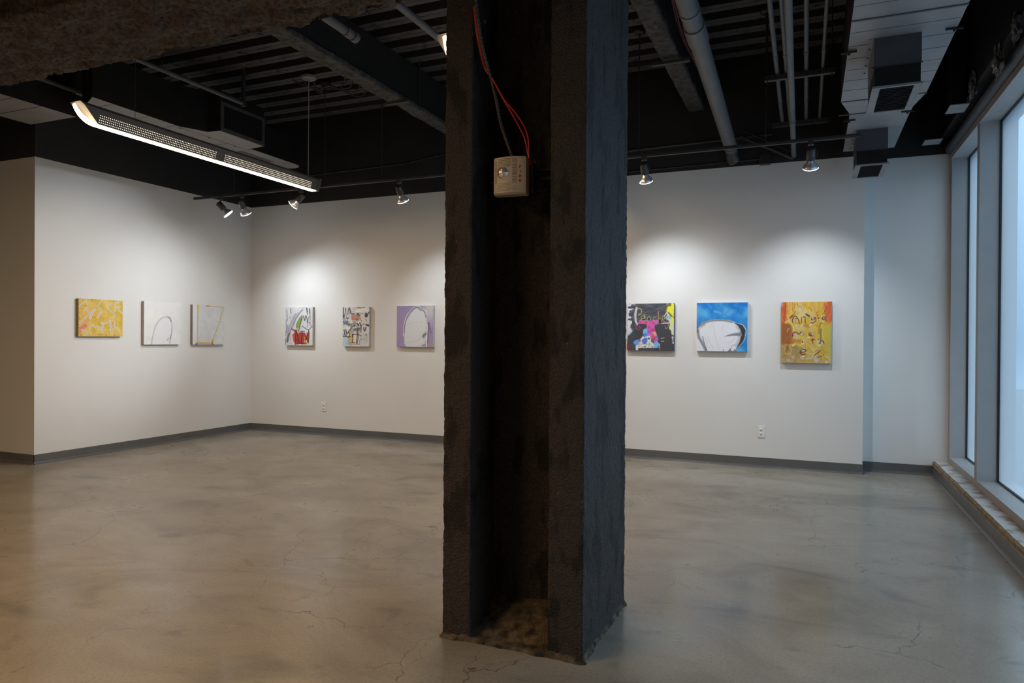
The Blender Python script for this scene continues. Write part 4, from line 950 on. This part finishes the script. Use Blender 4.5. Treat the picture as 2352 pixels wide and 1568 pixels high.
for q, w_ in (([(135, 165), (135, 510)], 34), ([(165, 420), (170, 510)], 24), ([(180, 420), (220, 180), (235, 520)], 14), ([(280, 420), (310, 180), (330, 380)], 14), ([(350, 170), (400, 370), (500, 380)], 30), ([(285, 380), (335, 380)], 10), ([(220, 530), (320, 545)], 20), ([(240, 530), (340, 480)], 14), ([(275, 570), (270, 640)], 22), ([(210, 615), (300, 660)], 20),
              ([(130, 1155), (390, 1155)], 28), ([(165, 940), (200, 1150)], 28), ([(150, 935), (245, 930)], 20), ([(230, 930), (240, 1150)], 24), ([(240, 980), (285, 1060), (330, 990), (345, 1150)], 26), ([(125, 1060), (160, 1150)], 18), ([(300, 1190), (335, 1190)], 30),
              ([(440, 1080), (600, 1080), (745, 1125)], 26), ([(470, 1090), (450, 1370)], 26), ([(380, 1370), (530, 1370)], 26), ([(630, 970), (580, 1390)], 26), ([(670, 1020), (610, 1390)], 20), ([(745, 1120), (725, 1230), (760, 1260), (830, 1240)], 10), ([(690, 520), (760, 650)], 14), ([(880, 560), (930, 660)], 10), ([(820, 850), (850, 970), (900, 840)], 30), ([(700, 1260), (680, 1420)], 9), ([(900, 1080), (910, 1110)], 34),
              ([(130, 640), (190, 700), (250, 690), (330, 760)], 24), ([(240, 700), (320, 650), (350, 760)], 16), ([(610, 700), (640, 770), (700, 690), (740, 770)], 24)): c.stroke(q, w_, K, .9)
for _ in range(26):
    x = c.rng.uniform(720, 990); c.stroke([(x, c.rng.uniform(1000, 1200)), (x-c.rng.uniform(0, 30), c.rng.uniform(1300, 1480))], 7, (178, 178, 180), .6)
c.stroke([(600, 165), (760, 175), (860, 160)], 20, (90, 84, 60), .9); c.stroke([(690, 175), (700, 200)], 40, (160, 130, 60), .9)
hang(c, 'B', -5.517, 1.664, 'busy collage painting of flowers with black block letters, second on the back wall', (.6, .59, .57))

# 6 lilac with white oval form
c = Canvas(.512, .504, (88, 175), (1222, 155), (100, 1445), (1222, 1445), (160, 142, 184), 6)
c.wash((168, 146, 180), 6, 2, .5, .9, .9); c.wash((152, 138, 186), 5, 3, .5, .9, .8)
c.blend(np.clip((c.X-800)/240, 0, 1)*np.clip((900-c.Y)/500, 0, 1), (196, 192, 198)); c.blend(np.clip((c.X-1040)/60, 0, 1)*np.clip((c.Y-1000)/300, 0, 1)*.7, (170, 150, 168))
c.stroke([(1090, 700), (1080, 850), (1060, 1050), (1050, 1300)], 46, (100, 84, 124), .85, soft=34); c.stroke([(1120, 820), (1150, 1000)], 40, (120, 104, 140), .7, soft=26); c.stroke([(1210, 280), (1222, 1430)], 12, (160, 155, 160), .8)
oval = [(330, 1445), (315, 1100), (318, 900), (335, 740), (400, 500), (520, 330), (640, 220), (740, 185), (800, 210), (850, 280), (930, 300), (990, 400), (1010, 560), (1020, 700), (1035, 820), (1030, 1000), (1025, 1240), (1015, 1445)]
c.stroke(oval[1:], 40, (226, 226, 232), 1); c.poly(oval, (212, 215, 219), 1, soft=2)
c.stroke([(325, 1000), (345, 760), (420, 520), (530, 350), (650, 240), (740, 210), (800, 240)], 30, (110, 114, 124), .9, soft=22); c.stroke([(420, 520), (530, 350), (650, 240), (740, 215), (830, 290)], 56, (140, 144, 154), .8, soft=44)
c.stroke([(850, 295), (930, 320), (985, 420), (1000, 520)], 36, (120, 124, 130), .9, soft=20); c.stroke([(1010, 470), (1020, 700), (1015, 900)], 30, (170, 178, 180), .7, soft=24)
c.stroke([(335, 1000), (325, 1200), (345, 1430)], 22, (150, 160, 166), .8, soft=16); c.stroke([(920, 1110), (960, 1060), (1010, 1040)], 60, (84, 88, 90), .9, soft=34); c.stroke([(1000, 1000), (940, 1160)], 70, (140, 144, 148), .6, soft=50)
c.stroke([(340, 1330), (520, 1300), (700, 1250), (850, 1160), (920, 1080)], 10, (176, 180, 182), .8); c.stroke([(340, 1340), (440, 1400), (620, 1400), (800, 1330), (920, 1180)], 16, (228, 228, 228), .8); c.stroke([(900, 1400), (1010, 1370)], 50, (130, 134, 136), .8, soft=30); c.stroke([(380, 780), (520, 720), (700, 670), (880, 690)], 8, (184, 188, 190), .8); c.stroke([(700, 690), (730, 860)], 7, (190, 192, 194), .8)
c.stroke([(1000, 760), (1040, 760), (1050, 840), (1040, 1000), (1020, 1445)], 20, (232, 232, 238), 1); c.stroke([(960, 290), (1000, 330), (1000, 440)], 20, (230, 230, 234), .9); c.stroke([(350, 1380), (380, 1440)], 30, (110, 116, 122), .6, soft=20)
c.stroke([(1005, 1250), (985, 1440)], 30, (150, 154, 156), .7, soft=20)
hang(c, 'B', -4.707, 1.672, 'lilac painting with a white shaded oval form, just left of the column', (.72, .71, .70))

# 7 black and pink with the word Peaches
c = Canvas(.501, .500, (70, 105), (1490, 95), (55, 1480), (1470, 1500), (60, 65, 78), 7)
c.wash((88, 92, 104), 4, 26, .5, .95, .8); c.wash((56, 56, 62), 5, 5, .5, .8, .8)
c.scribble(220, [(96, 100, 112), (58, 60, 68), (120, 124, 136), (78, 82, 94)], 12, 260, -.12, (70, 1490, 95, 600), op=.6, spread=.2)
c.poly([(70, 105), (300, 105), (330, 130), (190, 120), (190, 170), (100, 180), (100, 240), (320, 250), (150, 300), (150, 370), (120, 380), (120, 470), (210, 500), (200, 530), (90, 540), (90, 600), (210, 600), (220, 680), (170, 740), (180, 820), (210, 860), (190, 940), (120, 990), (90, 1090), (55, 1200)], (206, 210, 220), 1, rough=22)
c.stroke([(60, 830), (190, 900), (110, 990)], 90, (190, 202, 214), .8, soft=40)
c.poly([(80, 1260), (120, 1330), (125, 1480), (50, 1485), (50, 1270)], (150, 40, 44), 1, rough=10); c.stroke([(75, 1000), (62, 1280)], 24, (180, 190, 130), .7, soft=14)
c.poly([(1290, 95), (1490, 95), (1480, 700), (1470, 1060), (1410, 1000), (1400, 900), (1330, 830), (1380, 700), (1330, 640), (1250, 420), (1240, 330), (1290, 180)], (226, 222, 60), 1, rough=50)
c.poly([(1290, 95), (1400, 95), (1400, 180), (1290, 190)], (80, 84, 60), .8, rough=20); c.stroke([(1280, 180), (1240, 300), (1270, 400)], 60, (90, 92, 50), .8, soft=30); c.poly([(1360, 640), (1475, 640), (1470, 1060), (1400, 980), (1360, 860)], (212, 212, 170), .9, rough=30); c.stroke([(1470, 720), (1450, 1000)], 70, (208, 210, 206), .8, soft=30); c.stroke([(1330, 380), (1420, 480)], 50, (70, 72, 60), .7, soft=14)
c.stroke([(1440, 1100), (1420, 1180), (1450, 1260)], 60, (204, 208, 216), .95)
c.poly([(300, 540), (290, 400), (320, 250), (355, 185), (400, 215), (370, 320), (355, 480), (370, 620), (410, 720), (380, 750), (310, 640)], (190, 192, 200), 1); c.stroke([(350, 200), (290, 420), (300, 620), (380, 760)], 8, (200, 170, 150), .9)
c.poly([(400, 690), (440, 600), (500, 560), (560, 620), (640, 580), (700, 600), (760, 620), (830, 610), (900, 580), (1020, 580), (1020, 690), (960, 720), (905, 780), (910, 870), (940, 980), (1000, 1100), (1010, 1220), (900, 1250), (820, 1160), (680, 1090), (650, 860), (670, 740), (600, 700)], (196, 96, 176), 1, rough=16)
for x, y, cc in ((650, 660, (204, 60, 110)), (740, 680, (190, 90, 190)), (820, 640, (200, 80, 150)), (900, 690, (206, 66, 130)), (740, 800, (196, 60, 100)), (850, 880, (214, 40, 80)), (740, 940, (180, 70, 150)), (760, 1010, (190, 110, 200)), (700, 860, (186, 90, 190)), (860, 790, (200, 96, 180)), (900, 1140, (200, 50, 90)), (880, 1060, (206, 90, 90)), (470, 660, (204, 60, 120)), (960, 640, (206, 96, 190))):
    c.poly([(x-42, y-42), (x+42, y-36), (x+38, y+44), (x-44, y+38)], cc, .85, rough=30, soft=2)
c.poly([(840, 950), (940, 930), (985, 1060), (900, 1050)], (222, 160, 140), 1)
c.poly([(560, 870), (620, 835), (685, 850), (685, 1090), (600, 1080), (555, 1000)], (110, 176, 228), 1); c.poly([(550, 975), (680, 980), (680, 1070), (600, 1070)], (72, 130, 220), 1)
c.stroke([(400, 690), (520, 690), (640, 700)], 12, (180, 170, 100), .9); c.stroke([(1000, 700), (1140, 700), (1320, 690)], 12, (170, 168, 110), .9)
c.poly([(380, 770), (480, 720), (640, 705), (665, 740), (640, 820), (560, 860), (540, 1010), (470, 1120), (280, 1200), (300, 900)], (58, 58, 64), .95); c.poly([(930, 740), (1100, 705), (1300, 740), (1320, 830), (1390, 900), (1400, 1060), (1440, 1180), (1440, 1490), (1090, 1490), (1060, 1260), (1000, 1060), (930, 900), (905, 800)], (64, 64, 70), .95, rough=20)
c.stroke([(340, 700), (350, 830), (430, 865), (475, 820), (440, 780), (400, 800)], 20, (160, 70, 140), .95)
# lettering
Y1 = (206, 180, 100); Y2 = (170, 165, 88)
c.letters([[(400, 260), (450, 235), (510, 290), (500, 390), (420, 450)], [(430, 390), (440, 410)]], 18, Y1)
c.letters([[(520, 540), (630, 530), (590, 430), (510, 480), (510, 570), (570, 610), (640, 590)], [(800, 600), (760, 490), (700, 500), (690, 580), (740, 620), (790, 560)], [(960, 500), (880, 510), (860, 580), (900, 600)], [(1020, 340), (1018, 680)], [(1018, 560), (1070, 535), (1110, 590), (1110, 660)], [(1150, 600), (1200, 560), (1190, 470), (1150, 480), (1150, 600), (1210, 630)]], 15, Y2)
c.stroke([(1020, 340), (1018, 480)], 18, (220, 150, 80), 1); c.stroke([(560, 580), (590, 580)], 40, (36, 34, 36), .9); c.stroke([(740, 555), (745, 575)], 40, (40, 34, 40), .9); c.stroke([(1070, 600), (1068, 660)], 56, (40, 36, 42), .95); c.stroke([(585, 490), (600, 500)], 26, (206, 200, 210), .9)
c.stroke([(1200, 470), (1270, 380), (1310, 440), (1240, 520), (1300, 570), (1390, 610), (1340, 670), (1200, 680), (1130, 690)], 26, (206, 206, 218), 1); c.poly([(1250, 470), (1390, 470), (1390, 560), (1290, 540)], (120, 178, 230), 1, rough=14); c.stroke([(1150, 660), (1260, 630), (1340, 620)], 24, (170, 60, 140), .95)
c.stroke([(1300, 700), (1330, 740), (1290, 820), (1230, 840), (1220, 760)], 16, (168, 162, 100), .95)
c.poly([(330, 1490), (340, 1340), (420, 1240), (470, 1140), (560, 1050), (580, 1080), (760, 1050), (800, 1180), (840, 1260), (900, 1280), (900, 1410), (420, 1415), (400, 1490)], (216, 212, 204), 1, rough=20)
c.poly([(245, 1260), (320, 1180), (420, 1160), (430, 1280), (340, 1340)], (96, 152, 222), 1, rough=10); c.poly([(510, 1190), (600, 1110), (690, 1110), (690, 1220), (600, 1310), (540, 1280)], (74, 122, 216), 1, rough=10); c.poly([(880, 1260), (980, 1220), (1060, 1300), (1060, 1410), (900, 1410)], (120, 178, 224), 1, rough=10)
c.poly([(800, 1140), (880, 1170), (880, 1240), (800, 1240)], (20, 112, 132), 1); c.poly([(410, 1180), (480, 1150), (480, 1240), (440, 1250)], (180, 90, 160), 1); c.stroke([(960, 1060), (1010, 1120)], 40, (80, 120, 176), .9)
for _ in range(34):
    x = c.rng.uniform(400, 880); y = c.rng.uniform(1290, 1400); c.stroke([(x, y), (x+c.rng.uniform(-22, 22), y+c.rng.uniform(-60, 10))], 9, (50, 48, 52), .8)
c.stroke([(730, 1130), (735, 1140)], 50, (50, 40, 56), .95); c.stroke([(610, 1380), (612, 1384)], 34, (40, 40, 44), .95); c.stroke([(1100, 1130), (1200, 1115)], 20, (208, 206, 206), 1, w2=8); c.stroke([(1100, 1218), (1180, 1216)], 16, (190, 188, 190), 1); c.stroke([(1020, 1370), (1025, 1374)], 34, (40, 50, 70), .9); c.stroke([(1060, 1290), (1060, 1380), (1060, 1470)], 14, (214, 180, 196), .9)
c.poly([(400, 1420), (900, 1415), (900, 1490), (400, 1490)], (60, 66, 78), 1)
hang(c, 'B', -1.813, 1.661, 'black painting with pink figure and the scrawled word Peaches, just right of the column', (.16, .16, .17))

# 8 blue sky with grey bowl form
c = Canvas(.501, .498, (75, 75), (1535, 62), (68, 1455), (1520, 1470), (44, 140, 210), 8)
c.wash((0, 118, 206), 4, 3, .35, .7, .95); c.wash((96, 172, 226), 5, 5, .5, .85, .95); c.wash((0, 112, 196), 7, 6, .6, .9, .7); c.scribble(50, [(90, 168, 226), (0, 120, 206), (60, 150, 216)], 60, 160, .5, (75, 1535, 75, 700), op=.4, spread=.8); c.stroke([(590, 310), (760, 370)], 60, (104, 176, 226), .8, soft=50)
c.dots(60, 9, [(0, 100, 190), (30, 110, 190)])
bowl = [(95, 930), (85, 850), (125, 740), (230, 650), (400, 590), (640, 555), (880, 560), (1080, 595), (1230, 665), (1390, 705), (1490, 860), (1455, 1060), (1410, 1190), (1290, 1320), (1190, 1400), (1270, 1475), (370, 1475), (310, 1360), (200, 1200), (110, 1050)]
c.poly([(60, 930), (95, 930), (120, 1080), (200, 1220), (310, 1380), (350, 1480), (60, 1480)], (220, 222, 224), 1)
c.stroke(bowl[2:16], 16, (226, 230, 236), 1); c.poly(bowl, (220, 222, 228), 1, rough=8)
c.stroke([(100, 900), (120, 760), (240, 670), (420, 605), (640, 575), (880, 580), (1080, 620)], 34, (80, 80, 88), .9, soft=60); c.stroke([(105, 860), (130, 1040), (220, 1200), (340, 1440)], 60, (110, 112, 120), .9, soft=60); c.stroke([(180, 760), (300, 680)], 60, (120, 122, 130), .6, soft=60)
c.poly([(1050, 600), (1230, 668), (1390, 712), (1480, 860), (1450, 1060), (1405, 1190), (1290, 1315), (1200, 1400), (1240, 1320), (1310, 1180), (1345, 1000), (1335, 860), (1260, 730), (1150, 650)], (50, 52, 58), 1, soft=5); c.stroke([(1230, 760), (1310, 900), (1290, 1100), (1210, 1300)], 60, (150, 152, 160), .5, soft=60)
c.poly([(860, 1045), (1000, 985), (1150, 945), (1360, 920), (1380, 1030), (1120, 1020), (960, 1030)], (132, 132, 142), 1, soft=2)
c.poly([(960, 1470), (1070, 1360), (1050, 1440), (1130, 1470)], (100, 100, 108), 1); c.poly([(830, 1450), (860, 1370), (860, 1450)], (110, 110, 118), .9); c.stroke([(1060, 1330), (1180, 1270)], 10, (90, 92, 98), .8); c.poly([(1180, 1400), (1210, 1420), (1280, 1475), (1100, 1475)], (120, 122, 126), .9, soft=2)
for q in ([(550, 640), (600, 960), (680, 1260), (750, 1440)], [(520, 640), (470, 800)], [(850, 700), (810, 860)], [(360, 1010), (450, 1180), (560, 1400)], [(330, 1100), (380, 1330)], [(1180, 1080), (1080, 1180), (980, 1230)]): c.stroke(q, 7, (170, 170, 178), .8)
c.stroke([(245, 1040), (300, 1250), (370, 1440)], 20, (80, 82, 88), .8, soft=16)
hang(c, 'B', -1.078, 1.661, 'sky blue painting with a grey and white bowl-like form, middle of the right group', (.72, .73, .75))

# 9 orange and yellow with the name
c = Canvas(.455, .599, (55, 90), (1222, 78), (45, 1490), (1205, 1505), (214, 176, 70), 9)
c.wash((226, 190, 60), 12, 3, .5, .85, .9); c.wash((200, 168, 50), 14, 6, .55, .9, .8); c.wash((228, 204, 120), 6, 6, .55, .9, .7)
c.blend(np.clip((150-c.X)/60, 0, 1)*np.clip((900-c.Y)/300, 0, 1), (206, 96, 50)); c.blend(np.clip((c.X-1060)/80, 0, 1)*np.clip((620-c.Y)/120, 0, 1), (208, 90, 56)); c.stroke([(240, 120), (200, 300)], 120, (218, 150, 56), .6, soft=80)
c.scribble(150, [(222, 150, 56), (226, 184, 60), (206, 100, 48), (232, 206, 100)], 16, 300, 1.57, (55, 1222, 90, 560), op=.6, spread=.06)
c.scribble(70, [(204, 84, 44), (190, 70, 44), (222, 130, 56)], 22, 300, 1.57, (50, 170, 90, 800), op=.8, spread=.05); c.scribble(60, [(206, 84, 52), (214, 110, 60)], 22, 220, 1.57, (1060, 1215, 90, 560), op=.8, spread=.1)
c.scribble(300, [(214, 182, 60), (196, 152, 48), (232, 206, 110), (206, 130, 56), (180, 150, 60), (226, 200, 150)], 14, 150, 1.3, (300, 1200, 450, 1300), op=.5, spread=.7)
c.scribble(120, [(150, 84, 46), (172, 100, 54), (130, 76, 44), (196, 130, 80)], 16, 140, 1.2, (50, 330, 620, 1060), op=.6, spread=.8)
c.blend(np.clip((330-c.X)/80, 0, 1)*np.clip((c.Y-560)/60, 0, 1)*np.clip((1080-c.Y)/40, 0, 1), (160, 96, 50)); c.blend(np.clip((c.Y-1080)/60, 0, 1)*np.clip((640-c.X)/200, 0, 1)*.9, (170, 140, 84)); c.blend(np.clip((c.Y-1370)/50, 0, 1)*.6, (190, 160, 110))
c.stroke([(480, 260), (600, 360), (460, 440)], 150, (224, 206, 140), .8, soft=90); c.stroke([(760, 350), (800, 520)], 130, (216, 196, 160), .6, soft=80); c.stroke([(420, 680), (560, 700)], 110, (212, 196, 140), .8, soft=60); c.stroke([(740, 680), (800, 720)], 90, (206, 186, 140), .6, soft=50)
c.stroke([(150, 560), (220, 530), (320, 640), (340, 740)], 44, (222, 204, 110), .9, soft=20); c.stroke([(1000, 560), (940, 620), (920, 800)], 40, (150, 120, 50), .7, soft=30); c.stroke([(970, 720), (960, 900), (975, 1000)], 40, (120, 92, 44), .7, soft=26); c.stroke([(1000, 540), (1110, 570), (1190, 640)], 26, (216, 150, 70), .8, soft=12); c.stroke([(1080, 640), (1110, 1300)], 150, (204, 180, 56), .8, soft=60); c.stroke([(1190, 640), (1190, 1400)], 36, (170, 170, 130), .7, soft=24)
c.stroke([(610, 620), (680, 640)], 90, (200, 130, 60), .7, soft=40); c.stroke([(300, 980), (480, 1000)], 80, (190, 120, 56), .7, soft=50); c.stroke([(200, 780), (195, 720), (240, 700)], 16, (224, 190, 140), .9); c.stroke([(160, 1120), (120, 1200), (170, 1290), (260, 1270), (280, 1180), (220, 1090), (400, 1070), (520, 1120)], 16, (222, 190, 80), .9); c.stroke([(200, 1120), (170, 1220)], 70, (130, 76, 50), .7, soft=30); c.stroke([(380, 1150), (420, 1240)], 110, (140, 130, 90), .6, soft=60)
c.scribble(220, [(190, 150, 90), (150, 130, 84), (206, 180, 120), (170, 110, 66), (200, 196, 190)], 12, 130, .3, (45, 1205, 1070, 1490), op=.5, spread=.9)
c.stroke([(80, 100), (75, 180)], 30, (190, 150, 190), .9); c.stroke([(490, 90), (495, 140)], 26, (200, 160, 200), .8)
BR = (104, 46, 52); LB = (186, 206, 236)
c.letters([[(440, 230), (480, 180), (530, 250), (560, 320)], [(690, 210), (740, 250), (760, 300)], [(1070, 180), (1090, 240), (1000, 380)], [(390, 300), (330, 400), (250, 470)]], 12, (120, 80, 70), .8)
c.stroke([(520, 190), (555, 290)], 34, (196, 186, 200), .7, soft=14); c.stroke([(430, 260), (450, 220)], 30, (190, 184, 200), .7, soft=14); c.stroke([(630, 370), (700, 415)], 40, (92, 76, 50), .95, soft=14); c.stroke([(255, 450), (310, 395)], 30, (96, 70, 50), .8, soft=14)
c.letters([[(320, 560), (310, 500), (350, 420), (400, 420), (450, 500), (475, 575)], [(345, 490), (400, 470)], [(520, 560), (525, 440)], [(560, 440), (600, 430), (610, 560)], [(810, 450), (760, 460), (760, 500), (810, 490), (840, 440), (850, 510), (800, 570), (750, 565)], [(905, 450), (940, 510)], [(1000, 470), (1060, 470), (1060, 435), (1010, 440), (1000, 480), (1060, 500)]], 19, BR, .95)
c.stroke([(520, 450), (522, 560)], 24, (206, 90, 60), .7); c.stroke([(345, 500), (370, 490)], 40, (150, 196, 214), .9); c.stroke([(780, 455), (785, 470)], 26, (200, 200, 230), .9); c.stroke([(930, 490), (940, 510)], 26, LB, .9); c.stroke([(1030, 460), (1040, 464)], 26, LB, .9)
c.letters([[(310, 880), (330, 800), (400, 785), (460, 830), (520, 780), (565, 850)], [(720, 800), (690, 830), (720, 870), (745, 820)], [(745, 820), (750, 860), (785, 870)], [(550, 960), (540, 1040)], [(775, 930), (785, 1040)], [(740, 965), (825, 955)], [(905, 940), (906, 950)], [(920, 990), (930, 1040)], [(950, 1040), (975, 990), (1025, 1000), (1035, 1050)], [(500, 1260), (610, 1225), (600, 1190), (520, 1200), (490, 1260), (540, 1300), (620, 1290)], [(860, 1205), (955, 1215), (880, 1270), (820, 1340), (900, 1365), (980, 1345)]], 20, BR, .95)
c.stroke([(375, 850), (420, 920)], 60, (196, 190, 206), .8, soft=26); c.stroke([(530, 800), (545, 840)], 26, LB, .95); c.stroke([(765, 825), (775, 850)], 26, LB, .95); c.stroke([(985, 1010), (1000, 1040)], 34, (170, 205, 240), 1); c.stroke([(915, 995), (920, 1020)], 26, LB, .9); c.stroke([(555, 965), (565, 985)], 30, (206, 214, 236), .9); c.stroke([(550, 1205), (580, 1215)], 34, (190, 206, 220), .95); c.stroke([(840, 1340), (850, 1345)], 36, LB, .9)
for x, y in ((400, 630), (530, 625), (725, 620), (690, 905), (935, 1085), (545, 1050), (330, 1085), (560, 1345), (315, 1360), (1020, 540), (1090, 1470)): c.stroke([(x-12, y+6), (x+14, y-4)], 34, (226, 220, 204), .9, soft=12)
c.stroke([(200, 1440), (240, 1430)], 50, (176, 190, 206), .8, soft=20); c.stroke([(640, 1400), (860, 1370), (900, 1440), (850, 1480)], 26, (186, 200, 206), .85, soft=12); c.stroke([(840, 1430), (880, 1440)], 60, (196, 206, 214), .7, soft=26); c.stroke([(500, 1350), (560, 1420)], 18, (226, 210, 160), .9); c.stroke([(900, 1380), (1160, 1340)], 18, (196, 196, 170), .8); c.stroke([(1080, 1350), (1180, 1420)], 20, (220, 200, 120), .8); c.stroke([(700, 1100), (820, 1190), (950, 1215)], 12, (226, 206, 120), .9); c.stroke([(300, 1360), (340, 1375)], 40, (170, 180, 200), .8, soft=14); c.stroke([(160, 1400), (240, 1380), (270, 1340)], 14, (210, 130, 60), .9)
c.stroke([(1185, 340), (1130, 540)], 26, (220, 130, 90), .8, soft=14); c.stroke([(880, 330), (900, 310)], 20, (200, 70, 50), .8); c.stroke([(885, 385), (895, 395)], 24, (200, 60, 50), .8); c.stroke([(100, 1050), (180, 920), (260, 880)], 10, (176, 130, 70), .8)
c.stroke([(640, 1260), (760, 1290)], 30, (206, 190, 190), .7, soft=14); c.stroke([(1140, 1000), (1110, 1130)], 14, (140, 160, 90), .7)
hang(c, 'B', -.256, 1.657, 'tall orange and yellow painting with scrawled letters, rightmost of all', (.42, .28, .12))
